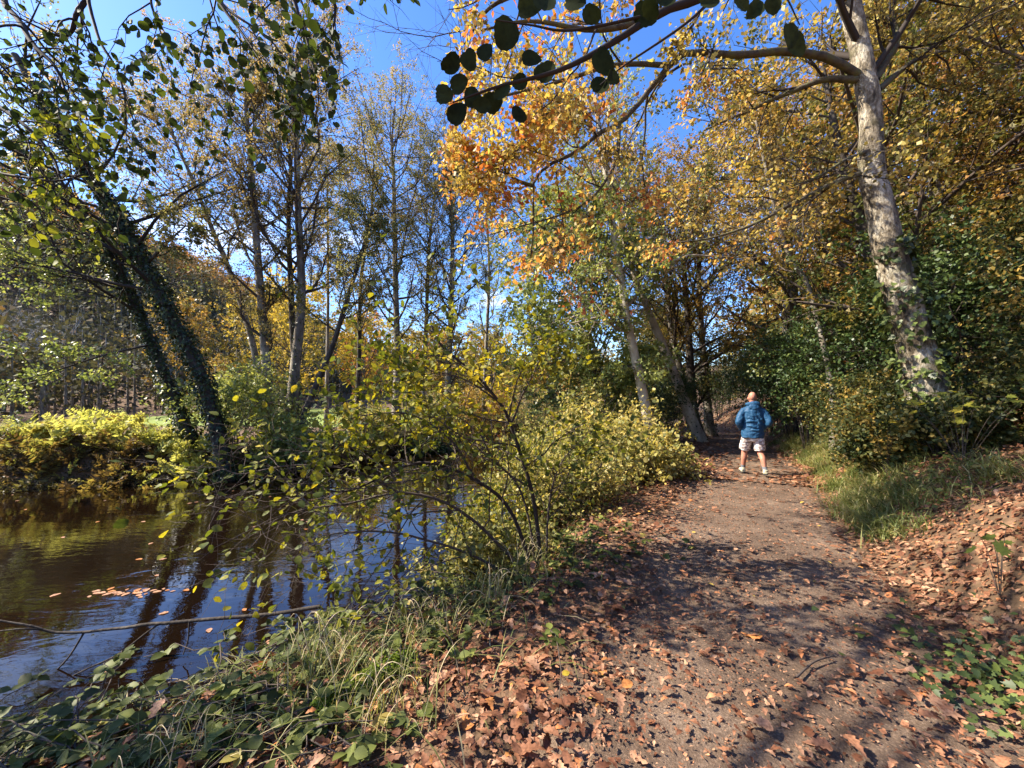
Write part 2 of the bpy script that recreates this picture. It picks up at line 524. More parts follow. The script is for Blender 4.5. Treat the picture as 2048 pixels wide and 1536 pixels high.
M_BARK = noise_mat('alder_bark', [(0.3, (0.08, 0.066, 0.05)), (0.5, (0.20, 0.17, 0.13)), (0.68, (0.36, 0.33, 0.27))], 5.0, (1, 1, 0.35), 7, 0.9, 0.6, 26, 0.02)
M_BARKDARK = noise_mat('dark_bark', [(0.3, (0.025, 0.02, 0.016)), (0.55, (0.065, 0.053, 0.042)), (0.75, (0.12, 0.11, 0.085))], 6.0, (1, 1, 0.4), 7, 0.9, 0.6, 26, 0.02)
M_BARKPALE = noise_mat('pale_bark', [(0.3, (0.18, 0.145, 0.10)), (0.5, (0.40, 0.34, 0.25)), (0.7, (0.58, 0.52, 0.40))], 4.0, (1, 1, 0.5), 7, 0.85, 0.5, 24, 0.015)
M_LIMB = noise_mat('mossy_limb_bark', [(0.3, (0.035, 0.028, 0.02)), (0.5, (0.09, 0.075, 0.05)), (0.62, (0.10, 0.10, 0.035)), (0.75, (0.2, 0.17, 0.12))], 7.0, (1, 1, 1), 7, 0.9, 0.6, 26, 0.02)
M_TWIG = plain('twig', (0.07, 0.052, 0.04), 0.85)
M_TWIGDARK = plain('dark_twig', (0.035, 0.026, 0.02), 0.85)
M_TWIGPALE = plain('pale_twig', (0.26, 0.21, 0.15), 0.8)
M_STRAW = plain('dry_stalk', (0.50, 0.40, 0.24), 0.75)

def oak_bark():
    m, n, l, b, out = new_mat('mottled_bark')
    t = n.new('ShaderNodeTexCoord')
    mpn = n.new('ShaderNodeMapping'); mpn.inputs['Scale'].default_value = (1, 1, 0.55)
    l.new(t.outputs['Object'], mpn.inputs['Vector'])
    big = n.new('ShaderNodeTexNoise'); big.inputs['Scale'].default_value = 4.5; big.inputs['Detail'].default_value = 6; big.inputs['Roughness'].default_value = 0.7
    r1 = ramp(n, [(0.38, (0.085, 0.066, 0.045)), (0.46, (0.20, 0.165, 0.115)), (0.53, (0.38, 0.32, 0.23)), (0.58, (0.56, 0.50, 0.385)), (0.7, (0.64, 0.59, 0.48))])
    l.new(mpn.outputs['Vector'], big.inputs['Vector']); l.new(big.outputs['Fac'], r1.inputs['Fac'])
    fine = n.new('ShaderNodeTexNoise'); fine.inputs['Scale'].default_value = 30; fine.inputs['Detail'].default_value = 8; fine.inputs['Roughness'].default_value = 0.72
    mp2 = n.new('ShaderNodeMapping'); mp2.inputs['Scale'].default_value = (1, 1, 0.35)
    l.new(t.outputs['Object'], mp2.inputs['Vector']); l.new(mp2.outputs['Vector'], fine.inputs['Vector'])
    r2 = ramp(n, [(0.33, (0.32, 0.28, 0.24)), (0.5, (0.85, 0.84, 0.82)), (0.68, (1.15, 1.14, 1.1))])
    l.new(fine.outputs['Fac'], r2.inputs['Fac'])
    mu = n.new('ShaderNodeMixRGB'); mu.blend_type = 'MULTIPLY'; mu.inputs['Fac'].default_value = 0.75
    l.new(r1.outputs['Color'], mu.inputs['Color1']); l.new(r2.outputs['Color'], mu.inputs['Color2'])
    moss = n.new('ShaderNodeTexNoise'); moss.inputs['Scale'].default_value = 2.2; moss.inputs['Detail'].default_value = 8
    r3 = ramp(n, [(0.58, (0, 0, 0)), (0.7, (0.7, 0.7, 0.7))])
    l.new(t.outputs['Object'], moss.inputs['Vector']); l.new(moss.outputs['Fac'], r3.inputs['Fac'])
    mx = n.new('ShaderNodeMixRGB'); mx.inputs['Color2'].default_value = (0.10, 0.095, 0.04, 1)
    l.new(r3.outputs['Color'], mx.inputs['Fac']); l.new(mu.outputs['Color'], mx.inputs['Color1'])
    l.new(mx.outputs['Color'], b.inputs['Base Color'])
    b.inputs['Roughness'].default_value = 0.88; b.inputs['Specular IOR Level'].default_value = 0.2
    bp = n.new('ShaderNodeBump'); bp.inputs['Strength'].default_value = 1.0; bp.inputs['Distance'].default_value = 0.03
    ad = n.new('ShaderNodeMath'); ad.operation = 'ADD'
    l.new(r2.outputs['Color'], ad.inputs[0]); l.new(big.outputs['Fac'], ad.inputs[1])
    l.new(ad.outputs['Value'], bp.inputs['Height']); l.new(bp.outputs['Normal'], b.inputs['Normal'])
    return m
M_OAKBARK = oak_bark()

M_GROUND = noise_mat('woodland_floor', [(0.25, (0.045, 0.028, 0.016)), (0.45, (0.10, 0.062, 0.034)), (0.6, (0.17, 0.10, 0.055)), (0.75, (0.12, 0.11, 0.04))], 3.0, (1, 1, 1), 10, 0.95, 0.8, 22, 0.03)
def path_mat():
    m, n, l, b, out = new_mat('trodden_soil')
    t = n.new('ShaderNodeTexCoord')
    a = n.new('ShaderNodeTexNoise'); a.inputs['Scale'].default_value = 1.6; a.inputs['Detail'].default_value = 10; a.inputs['Roughness'].default_value = 0.7
    r1 = ramp(n, [(0.3, (0.092, 0.061, 0.041)), (0.5, (0.165, 0.113, 0.077)), (0.7, (0.265, 0.192, 0.135))])
    v = n.new('ShaderNodeTexVoronoi'); v.inputs['Scale'].default_value = 70
    r2 = ramp(n, [(0.0, (1.5, 1.45, 1.4)), (0.25, (1.0, 1.0, 1.0)), (0.6, (0.62, 0.6, 0.58))])
    for x in (a, v):
        l.new(t.outputs['Object'], x.inputs['Vector'])
    l.new(a.outputs['Fac'], r1.inputs['Fac']); l.new(v.outputs['Distance'], r2.inputs['Fac'])
    mu = n.new('ShaderNodeMixRGB'); mu.blend_type = 'MULTIPLY'; mu.inputs['Fac'].default_value = 0.8
    l.new(r1.outputs['Color'], mu.inputs['Color1']); l.new(r2.outputs['Color'], mu.inputs['Color2'])
    l.new(mu.outputs['Color'], b.inputs['Base Color'])
    b.inputs['Roughness'].default_value = 0.92; b.inputs['Specular IOR Level'].default_value = 0.2
    nb = n.new('ShaderNodeTexNoise'); nb.inputs['Scale'].default_value = 38; nb.inputs['Detail'].default_value = 6; nb.inputs['Roughness'].default_value = 0.75
    l.new(t.outputs['Object'], nb.inputs['Vector'])
    bp = n.new('ShaderNodeBump'); bp.inputs['Strength'].default_value = 0.9; bp.inputs['Distance'].default_value = 0.02
    l.new(nb.outputs['Fac'], bp.inputs['Height']); l.new(bp.outputs['Normal'], b.inputs['Normal'])
    return m
M_PATH = path_mat()
M_MEADOW = noise_mat('meadow_grass', [(0.3, (0.10, 0.14, 0.03)), (0.55, (0.20, 0.25, 0.05)), (0.75, (0.28, 0.28, 0.08))], 1.4, (1, 1, 1), 8, 0.95, 0.5, 30, 0.05)

def water_mat():
    m, n, l, b, out = new_mat('peaty_water')
    b.inputs['Base Color'].default_value = (0.006, 0.003, 0.0014, 1)
    b.inputs['Roughness'].default_value = 0.015
    b.inputs['IOR'].default_value = 1.45
    b.inputs['Specular IOR Level'].default_value = 0.6
    t = n.new('ShaderNodeTexCoord'); mpn = n.new('ShaderNodeMapping')
    mpn.inputs['Rotation'].default_value = (0, 0, R(-20)); mpn.inputs['Scale'].default_value = (1.0, 2.2, 1)
    l.new(t.outputs['Object'], mpn.inputs['Vector'])
    w1 = n.new('ShaderNodeTexNoise'); w1.inputs['Scale'].default_value = 1.1; w1.inputs['Detail'].default_value = 3; w1.inputs['Distortion'].default_value = 0.6
    w2 = n.new('ShaderNodeTexNoise'); w2.inputs['Scale'].default_value = 4.2; w2.inputs['Detail'].default_value = 4; w2.inputs['Distortion'].default_value = 0.4
    msk = n.new('ShaderNodeTexNoise'); msk.inputs['Scale'].default_value = 0.35; msk.inputs['Detail'].default_value = 2
    for x in (w1, w2):
        l.new(mpn.outputs['Vector'], x.inputs['Vector'])
    l.new(t.outputs['Object'], msk.inputs['Vector'])
    rm = ramp(n, [(0.38, (0.12, 0.12, 0.12)), (0.62, (1, 1, 1))])
    l.new(msk.outputs['Fac'], rm.inputs['Fac'])
    b1 = n.new('ShaderNodeBump'); b1.inputs['Distance'].default_value = 0.05; b1.inputs['Strength'].default_value = 0.13
    b2 = n.new('ShaderNodeBump'); b2.inputs['Distance'].default_value = 0.012
    ms = n.new('ShaderNodeMath'); ms.operation = 'MULTIPLY'; ms.inputs[1].default_value = 0.28
    l.new(rm.outputs['Color'], ms.inputs[0]); l.new(ms.outputs['Value'], b2.inputs['Strength'])
    l.new(w1.outputs['Fac'], b1.inputs['Height']); l.new(w2.outputs['Fac'], b2.inputs['Height'])
    l.new(b1.outputs['Normal'], b2.inputs['Normal']); l.new(b2.outputs['Normal'], b.inputs['Normal'])
    return m
M_WATER = water_mat()

# ------------------------------------------------------------------ terrain
ZW = -0.9
NEAR = [(-80, -8), (-30, -3), (-14, 0.2), (-7, 1.1), (-4.1, 2.2), (-3.1, 2.8), (-2.4, 3.6), (-0.7, 4.8), (0.4, 8.6), (2.1, 13.5), (5.5, 20), (12, 30), (24, 46), (40, 60)]
FAR = [(34, 68), (14, 52), (4, 38), (-1.5, 28), (-4.2, 22), (-6.2, 16), (-9, 12.2), (-13.8, 10.6), (-30, 8.5), (-80, 5)]
POLY = np.array(NEAR + FAR, float)
PATHC = resample([(-2.2, -5), (-0.2, -1), (1.15, 1.67), (1.7, 2.6), (2.55, 4.1), (3.8, 6.2), (5.15, 8.2), (7.1, 12.0), (10.7, 20), (14.5, 30), (20, 42), (30, 56)], 120)[:, :2]

def seg_dist(p, a, b):
    ab = b - a
    t = np.clip(((p - a) @ ab) / (ab @ ab), 0, 1)
    q = a + t[:, None] * ab
    return np.linalg.norm(p - q, axis=1), t

def river_sd(x, y):
    p = np.column_stack([x, y])
    dmin = np.full(len(p), 1e9); inside = np.zeros(len(p), bool)
    n = len(POLY)
    for i in range(n):
        a, b = POLY[i], POLY[(i + 1) % n]
        if i not in (len(NEAR) - 1, n - 1):
            d, _ = seg_dist(p, a, b)
            dmin = np.minimum(dmin, d)
        c = ((a[1] > p[:, 1]) != (b[1] > p[:, 1]))
        with np.errstate(divide='ignore', invalid='ignore'):
            xi = (b[0] - a[0]) * (p[:, 1] - a[1]) / (b[1] - a[1] if b[1] != a[1] else 1e-9) + a[0]
        inside ^= c & (p[:, 0] < xi)
    return np.where(inside, -dmin, dmin)

_FARC = np.array([(-80, 4.0), (-30, 5.5), (-13.8, 6.5), (-7.5, 7.5), (-5.3, 10), (-3.0, 14), (-1, 19), (3, 27), (10, 40), (20, 55), (40, 65)], float)
def far_side(x, y):
    """true beyond the river's middle line"""
    yy = np.interp(x, _FARC[:, 0], _FARC[:, 1])
    return y > yy

def path_s(x, y):
    p = np.column_stack([x, y])
    best = np.full(len(p), 1e9); s = np.zeros(len(p))
    for i in range(len(PATHC) - 1):
        a, b = PATHC[i], PATHC[i + 1]
        d, _ = seg_dist(p, a, b)
        ab = b - a
        sg = np.sign((p[:, 0] - a[0]) * ab[1] - (p[:, 1] - a[1]) * ab[0])
        m = d < best
        best = np.where(m, d, best); s = np.where(m, sg * d, s)
    return s

def height(x, y, fine=True):
    x = np.atleast_1d(np.asarray(x, float)); y = np.atleast_1d(np.asarray(y, float))
    sd_ = river_sd(x, y)
    s = path_s(x, y)
    p3 = np.column_stack([x, y, np.zeros_like(x)])
    far = far_side(x, y)
    w1 = wav(p3, 0.5, 1) * 0.12
    e = np.maximum(s - 1.02 + w1 * 1.2, 0)
    right = 0.7 * sstep(e / 1.15) + 0.4 * sstep((e - 0.6) / 1.6) + 26 * (1 - np.exp(-np.maximum(e - 2.3, 0) * 0.5 / 26))
    left = -0.12 * sstep((-s - 1.2) / 1.5)
    land = np.where(far, 0.0, right + left)
    k = np.clip(-x - 34, 0, 90)
    hill = np.minimum(k * 0.58, 46) * sstep((y - 42) / 42)
    hill2 = 16 * sstep((y - 75) / 90) * sstep((x + 70) / 60)
    land = land + np.where(far, hill + hill2 + 0.12 * sstep((y - 25) / 20), 0)
    land = land + (wav(p3, 0.9, 0) * 0.06 + wav(p3, 0.12, 2) * 0.12 * far) * sstep((np.abs(s) - 0.9) / 1.0)
    if fine:
        land = land + wav(p3, 4.0, 3) * 0.012
    bw = np.where(far, 1.1, 1.9)
    z = np.where(sd_ > 0, ZW - 0.05 + (land - ZW + 0.05) * sstep(0.12 + sd_ / bw) , ZW - 0.12 - np.minimum(0.7, -sd_ * 0.5))
    return z

def hz(x, y):
    return float(height(np.array([x]), np.array([y]))[0])

def build_ground():
    def axis(lo, hi, fine0, fine1, n_f, n_o):
        a = np.linspace(fine0, fine1, n_f)
        l = fine0 - (np.geomspace(1, 1 + (fine0 - lo), n_o) - 1)[1:][::-1]
        r_ = fine1 + (np.geomspace(1, 1 + (hi - fine1), n_o) - 1)[1:]
        return np.concatenate([l, a, r_])
    xs = axis(-420, 420, -15, 14, 160, 36)
    ys = axis(-60, 700, 0.2, 24, 140, 46)
    X, Y = np.meshgrid(xs, ys)
    x, y = X.ravel(), Y.ravel()
    z = height(x, y)
    z = z - 0.05 * sstep((1.25 - np.abs(path_s(x, y))) / 0.5)     # bed for the path
    nx, ny = len(xs), len(ys)
    i = np.arange(ny - 1)[:, None] * nx + np.arange(nx - 1)[None]
    q = np.stack([i, i + 1, i + nx + 1, i + nx], -1).reshape(-1, 4)
    me = make_mesh('ground', np.column_stack([x, y, z]), [q])
    smooth(me); me.materials.append(M_GROUND)
    o = bpy.data.objects.new('ground', me); COL.objects.link(o)
    o['kind'] = 'structure'
    o['label'] = 'brown woodland floor rising to a bank beside the path'
    # trodden path
    C = PATHC
    n = len(C); K = 560
    u = np.linspace(0, n - 1.001, K)
    c = np.column_stack([np.interp(u, np.arange(n), C[:, 0]), np.interp(u, np.arange(n), C[:, 1])])
    t = np.gradient(c, axis=0); t /= np.linalg.norm(t, axis=1)[:, None]
    nrm = np.column_stack([t[:, 1], -t[:, 0]])
    W = 27
    sx = np.linspace(-1.55, 1.55, W)
    px = c[:, None] + nrm[:, None] * sx[None, :, None]
    x, y = px[..., 0].ravel(), px[..., 1].ravel()
    p3 = np.column_stack([x, y, np.zeros_like(x)])
    edge = np.tile(np.abs(sx), K)
    z = height(x, y) - 0.02 + 0.012 * (1 - edge) - 0.06 * sstep((edge - 1.05 + 0.18 * wav(p3, 1.3, 1)) / 0.35) + 0.008 * wav(p3, 9, 2)
    i = np.arange(K - 1)[:, None] * W + np.arange(W - 1)[None]
    q = np.stack([i, i + W, i + W + 1, i + 1], -1).reshape(-1, 4)
    q = q[:, ::-1]
    me = make_mesh('path', np.column_stack([x, y, z]), [q[:, ::-1]])
    smooth(me); me.materials.append(M_PATH)
    o = bpy.data.objects.new('path', me); COL.objects.link(o)
    o['kind'] = 'structure'; o['label'] = 'trodden brown soil footpath running away between the trees'
    # river
    rp = POLY.copy()
    pts = np.column_stack([POLY, np.full(len(POLY), ZW)])
    g = []
    xs = np.linspace(-60, 40, 60); ys = np.linspace(-10, 70, 50)
    X, Y = np.meshgrid(xs, ys)
    sdv = river_sd(X.ravel(), Y.ravel()).reshape(X.shape)
    nx = len(xs)
    keep = []
    for a in range(len(ys) - 1):
        for b in range(nx - 1):
            if sdv[a:a + 2, b:b + 2].min() < 1.5:
                keep.append([a * nx + b, a * nx + b + 1, (a + 1) * nx + b + 1, (a + 1) * nx + b])
    me = make_mesh('river', np.column_stack([X.ravel(), Y.ravel(), np.full(X.size, ZW)]), [np.array(keep)])
    me.materials.append(M_WATER)
    o = bpy.data.objects.new('river', me); COL.objects.link(o)
    o['kind'] = 'structure'; o['label'] = 'dark peaty river reflecting sky and trees'
    # meadow beyond the far bank
    xs = np.linspace(-34, 6, 60); ys = np.linspace(22, 62, 50)
    X, Y = np.meshgrid(xs, ys); x, y = X.ravel(), Y.ravel()
    p3 = np.column_stack([x, y, np.zeros_like(x)])
    z = height(x, y) + 0.06
    e = np.minimum.reduce([x + 34, 6 - x, y - 22, 62 - y])
    z -= 0.3 * sstep((2.5 - e) / 2.5)
    z = np.where(river_sd(x, y) < 2.5, z - 0.5, z)
    nx = len(xs)
    i = np.arange(len(ys) - 1)[:, None] * nx + np.arange(nx - 1)[None]
    q = np.stack([i, i + 1, i + nx + 1, i + nx], -1).reshape(-1, 4)
    me = make_mesh('meadow', np.column_stack([x, y, z]), [q]); smooth(me)
    me.materials.append(M_MEADOW)
    o = bpy.data.objects.new('meadow', me); COL.objects.link(o)
    o['kind'] = 'structure'; o['label'] = 'sunlit green meadow beyond the far bank'
build_ground()

# ------------------------------------------------------------------ trees
def trunk_mesh(g, pts, r0, r1, K=60, S=18, flare=0.35, rough=0.04, seed=0):
    c = resample(pts, K)
    L = np.linspace(0, 1, K)
    r = r0 + (r1 - r0) * L ** 0.85
    r = r * (1 + flare * np.exp(-L * 14))
    T, U, V = frames(c[None])
    a = np.arange(S) / S * 2 * np.pi
    ring = np.cos(a)[None, :, None] * U[0][:, None] + np.sin(a)[None, :, None] * V[0][:, None]
    base = (c[:, None] + ring * r[:, None, None]).reshape(-1, 3)
    q_ = base + seed * 3.1
    dsp = rough * (wav(q_, 2.2 / max(r0 * 4, 0.3), 0) + 0.5 * wav(q_, 7.0, 1) + 0.35 * wav(q_ * np.array([1, 1, 0.5]), 19.0, 2))
    lob = np.exp(-L * 16)[:, None] * flare * 0.9 * np.sin(a * 5 + seed)[None]
    dsp = dsp + lob.ravel()
    v = (c[:, None] + ring * (r[:, None] * (1 + dsp.reshape(K, S)))[..., None]).reshape(-1, 3)
    k = np.arange(K - 1)[:, None] * S; s = np.arange(S)[None]; s2 = (s + 1) % S
    q = np.stack([k + s, k + s2, k + S + s2, k + S + s], -1).reshape(-1, 4)
    g.add(v, [q], 0.5)
    return c[None], r[None]

def trunk_base(p, sink=0.15):
    p = np.array(p, float)
    z = hz(p[0], p[1])
    p[2] = z - sink
    return p

def ivy_on(g, rng, c, r, n, size, t0=0.0, t1=1.0, shag=0.12, tint=0.35, side=None):
    t = rng.uniform(t0, t1, n)
    idx = np.zeros(n, int)
    pos, tan, rad = interp(c, r, idx, t)
    a = rng.uniform(0, 6.28, n)
    ref = np.array([[1.0, 0.1, 0]])
    u = norm(np.cross(tan, ref)); v = np.cross(tan, u)
    out = u * np.cos(a)[:, None] + v * np.sin(a)[:, None]
    if side is not None:
        out = norm(out + np.asarray(side) * 0.9)
    off = np.abs(rng.normal(0, shag, n)) * (0.4 + 0.6 * (wav(pos, 2.5, 2) > -0.2)) + 0.01
    pos = pos + out * (rad + off)[:, None]
    d = norm(rng.normal(0, 0.6, (n, 3)) + np.array([0, 0, -0.8]) + out * 0.4)
    nn = norm(out + rng.normal(0, 0.45, (n, 3)) + np.array([0, 0, 0.25]))
    sz = size * rng.uniform(0.6, 1.3, n)
    tn = np.clip(tint + rng.normal(0, 0.18, n), 0.02, 0.98)
    return pos, orient(d, nn), sz, tn

def make_tree(name, label, trunk, r0, r1, seed, leafmat, leaf='diamond', lsize=0.07, bark=None, twig=None,
              n1=30, t01=(0.25, 1.0), L1=2.6, prof=None, ang1=0.95, up1=0.1, n2=8, n3=6, per=9, mean=0.45, clump=0.15, lv=0.12,
              limbs=(), droop=0.02, group=None, ivy=0, ivy_size=0.08, ivy_t=(0, 0.8), ivy_shag=0.12, S=12, K=50, flat=0.3,
              leaf_limit=0, leaf_min=10, L2=0.5, L3=0.4, hang=0.3, bias1=None, draw3=True, cat='tree', parts_leaf='leaf', t0leaf=0.1, rough=0.05,
              extra=None, keep=None, far_leaf=None):
    rng = rng_of(seed)
    trunk = [np.array(p, float) for p in trunk]
    bark = bark or M_BARK; twig = twig or M_TWIG
    root = thing(name, label, cat, trunk[0], group)
    g = Geo()
    c, r = trunk_mesh(g, trunk, r0, r1, K, S, rough=rough, seed=seed)
    tk = g.build('trunk', bark, root, sm=True)
    prof = prof or (lambda t: 0.55 + 0.9 * np.sin(np.clip((t - 0.1) * 1.1, 0, 1) * np.pi))
    b1, rad1 = grow(rng, c, r, n1, t01[0], t01[1], lambda t, pl: L1 * prof(t), ang1, 8, up1, 0.16, 0.42, rmin=0.01, bias=bias1)
    tw_g = Geo()
    lim_paths, lim_rad = [], []
    for pts, ra, rb in limbs:
        lc = resample(pts, 8) if len(pts) < 8 else resample(pts, 16)
        lk = resample(pts, 26)
        lr = np.linspace(ra, rb, 26)
        gg = Geo()
        lkn = lk + np.column_stack([wav(lk, 5, 0), wav(lk, 5, 1), wav(lk, 5, 2)]) * ra * 0.35
        tubes(gg, lkn[None], lr[None], 9)
        gg.build('limb', M_LIMB if bark is M_OAKBARK else bark, root, sm=True)
        lim_paths.append(resample(lkn, 8)); lim_rad.append(np.linspace(ra, rb, 8))
    tubes(tw_g, b1[:, [0, 2, 4, 7]], rad1[:, [0, 2, 4, 7]], 4)
    lvl1, lr1 = b1, rad1
    if lim_paths:
        lp, lr_ = np.array(lim_paths), np.array(lim_rad)
        bb, br = grow(rng, lp, lr_, 9, 0.15, 1.0, lambda t, pl: np.minimum(0.42 * pl, L1 * 0.8), 0.9, 8, 0.02, 0.2, 0.5, rmin=0.006)
        tubes(tw_g, bb, br, 5)
        lvl1 = np.concatenate([b1, bb]); lr1 = np.concatenate([rad1, br])
    b2, rad2 = grow(rng, lvl1, lr1, n2, 0.15, 1.0, lambda t, pl: L2 * pl * (1.1 - 0.5 * t), 0.8, 5, 0.03, 0.22, 0.5, rmin=0.004, flat=flat)
    tubes(tw_g, b2[:, [0, 2, 4]], rad2[:, [0, 2, 4]], 3)
    b3, rad3 = grow(rng, b2, rad2, n3, 0.1, 1.0, lambda t, pl: np.maximum(L3 * pl, 0.12) * (1.1 - 0.4 * t), 0.8, 4, -droop, 0.25, 0.5, rmin=0.0022, flat=flat)
    if draw3:
        tubes(tw_g, b3[:, [0, 3]], rad3[:, [0, 3]], 3)
    tw_g.build('twigs', twig, root, kind='stuff')
    pos, M, sz, idx = leaves_on(rng, b3, per, lsize, hang=hang, t0=t0leaf)
    tn = tints(rng, idx // max(n3, 1), mean, clump, lv)
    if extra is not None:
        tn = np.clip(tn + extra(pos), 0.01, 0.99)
    if keep is not None:
        k = keep(pos, rng)
        pos, M, sz, tn = pos[k], M[k], sz[k], tn[k]
    cg = Geo()
    if leaf_limit:
        m = pick_largest(pos, sz, leaf_limit, leaf_min)
        leaf_objects(parts_leaf, leaf, pos[m], M[m], sz[m], tn[m], leafmat, root)
        pos, M, sz, tn = pos[~m], M[~m], sz[~m], tn[~m]
    add_leaves(cg, far_leaf or leaf, pos, M, sz, tn)
    cg.build('crown', leafmat, root, kind='stuff')
    if ivy:
        ig = Geo()
        ip, iM, isz, itn = ivy_on(ig, rng, c, r, ivy, ivy_size, ivy_t[0], ivy_t[1], ivy_shag)
        add_leaves(ig, 'diamond', ip, iM, isz, itn)
        ig.build('ivy', M_IVY, tk, kind='stuff')
    return root

def px_trunk(pts, d, sink=True):
    """trunk through photo pixels at depth d (or per-point depths), standing on the terrain"""
    out = []
    for i, p in enumerate(pts):
        dd = p[2] if len(p) > 2 else d
        out.append(P(p[0], p[1], dd))
    b = trunk_base(out[0])
    if sink:
        out[0] = b
    return out

ALDERS = 'slender alders on the far bank'
def far_alders():
    A = [
        ('tall straight alder with a broken-off looking top beside a thinner leaning stem', [(545, 890), (532, 720), (516, 520), (502, 330), (494, 240), (490, 200)], 14.2, 0.19, 0.04, 11, 0.55, 2.0, 0.2, 24),
        ('tallest alder, twin grey stems rising far above its neighbours', [(577, 885), (590, 740), (603, 590), (596, 420), (592, 270), (585, 160), (580, 110)], 15.0, 0.21, 0.05, 12, 0.62, 2.7, 0.3, 36),
        ('dark stem twisting up close behind the tallest alder', [(600, 885), (588, 700), (580, 540), (577, 420), (581, 320), (566, 240)], 15.6, 0.15, 0.04, 13, 0.5, 2.0, 0.35, 24),
        ('thin leaning alder that bends out over the ivy covered trunks', [(538, 890), (508, 700), (462, 550), (425, 460), (385, 360), (350, 280), (335, 240)], 14.6, 0.13, 0.03, 14, 0.6, 2.3, 0.35, 30),
        ('dark curved alder stem arching towards the river bend', [(570, 905), (620, 800), (662, 700), (694, 600), (722, 510), (745, 420)], 13.8, 0.13, 0.04, 15, 0.3, 1.5, 0.45, 16),
        ('slim dark alder just beyond the curved stem', [(712, 880), (718, 720), (722, 560), (742, 430), (748, 330)], 18.5, 0.13, 0.04, 16, 0.35, 2.0, 0.3, 24),
        ('alder with rounded olive crown standing in the middle of the row', [(792, 870), (794, 700), (790, 520), (788, 380), (784, 300), (780, 265)], 19.5, 0.20, 0.04, 17, 0.4, 3.3, 0.2, 40),
        ('pale forked alder lit by the sun beyond the bush', [(846, 870), (850, 720), (854, 600), (858, 500), (866, 420), (872, 350)], 20.5, 0.15, 0.04, 18, 0.45, 2.3, 0.3, 28),
        ('ivy wrapped alder with dark crown at the river bend', [(892, 880), (897, 740), (903, 600), (905, 480), (902, 380), (900, 330)], 20.0, 0.2, 0.05, 19, 0.3, 2.6, 0.15, 34),
        ('thin alder half hidden behind the orange oak leaves', [(965, 850), (972, 700), (978, 560), (975, 450), (972, 380)], 23.0, 0.14, 0.04, 20, 0.3, 2.4, 0.2, 26),
        ('thin pole-like alder between the tall twin stems and the rounded crown', [(652, 870), (655, 700), (656, 540), (655, 400), (654, 300)], 20.5, 0.11, 0.03, 21, 0.5, 1.6, 0.4, 22),
    ]
    for i, (lab, pts, d, r0, r1, seed, mean, L1, t0, n1) in enumerate(A):
        tr = px_trunk(pts, d)
        pale = i in (1, 7)
        make_tree('alder_tree', lab, tr, r0, r1, seed, M_ALDER, 'tri', 0.076, bark=M_BARK if not (i in (2, 4, 5)) else M_BARKDARK,
                  n1=int(n1 * 1.15), t01=(t0, 0.99), L1=L1, n2=8, n3=6, per=14, draw3=(d < 15.2), mean=mean + 0.15, group=ALDERS, ang1=1.0, up1=0.12, K=40, S=10,
                  ivy=1800 if i == 8 else (500 if i in (0, 1, 3) else 0), ivy_t=(0, 0.75 if i == 8 else 0.3), ivy_shag=0.1 if i == 8 else 0.05,
                  prof=(lambda t: 0.65 + 0.6 * np.sin(np.clip((t - 0.15) / 0.85, 0, 1) * np.pi)), hang=0.35)
far_alders()

def ivy_trees():
    specs = [
        ('leaning trunk thickly wrapped in dark ivy, reaching out over the river', [(462, 905), (410, 775), (335, 620), (262, 480), (200, 380), (115, 255), (30, 110)], 12.0, 0.20, 0.09, 31, 9500),
        ('second ivy clad trunk leaning behind the thicker one', [(392, 905), (335, 765), (283, 640), (232, 530), (160, 425), (70, 330), (-30, 240)], 12.7, 0.16, 0.06, 32, 6500),
    ]
    for i, (lab, pts, d, r0, r1, seed, nivy) in enumerate(specs):
        tr = px_trunk(pts, d)
        limbs = []
        if i == 0:
            limbs = [([P(290, 530, 12.0), P(340, 480, 11.7), (P(372, 452, 11.5))], 0.05, 0.015)]
        else:
            limbs = [([P(185, 460, 12.7), P(170, 505, 12.2), P(80, 500, 11.6), P(0, 560, 11.0)], 0.06, 0.02),
                     ([P(300, 690, 12.6), P(210, 710, 11.6), P(100, 745, 10.8), P(40, 760, 10.4)], 0.035, 0.01)]
        make_tree('ivy_clad_tree', lab, tr, r0, r1, seed, M_PALEGREEN if i else M_ALDER, 'diamond', 0.095, bark=M_BARKDARK, twig=M_TWIGDARK,
                  n1=24, t01=(0.35, 1.0), L1=2.4, n2=7, n3=5, per=5, mean=0.55, clump=0.2, limbs=limbs, ivy=nivy, ivy_size=0.10, ivy_t=(0.0, 0.92), ivy_shag=0.10,
                  group='ivy clad leaning trees', up1=-0.02, droop=0.08, bias1=(0, -0.15, 0.0))
ivy_trees()

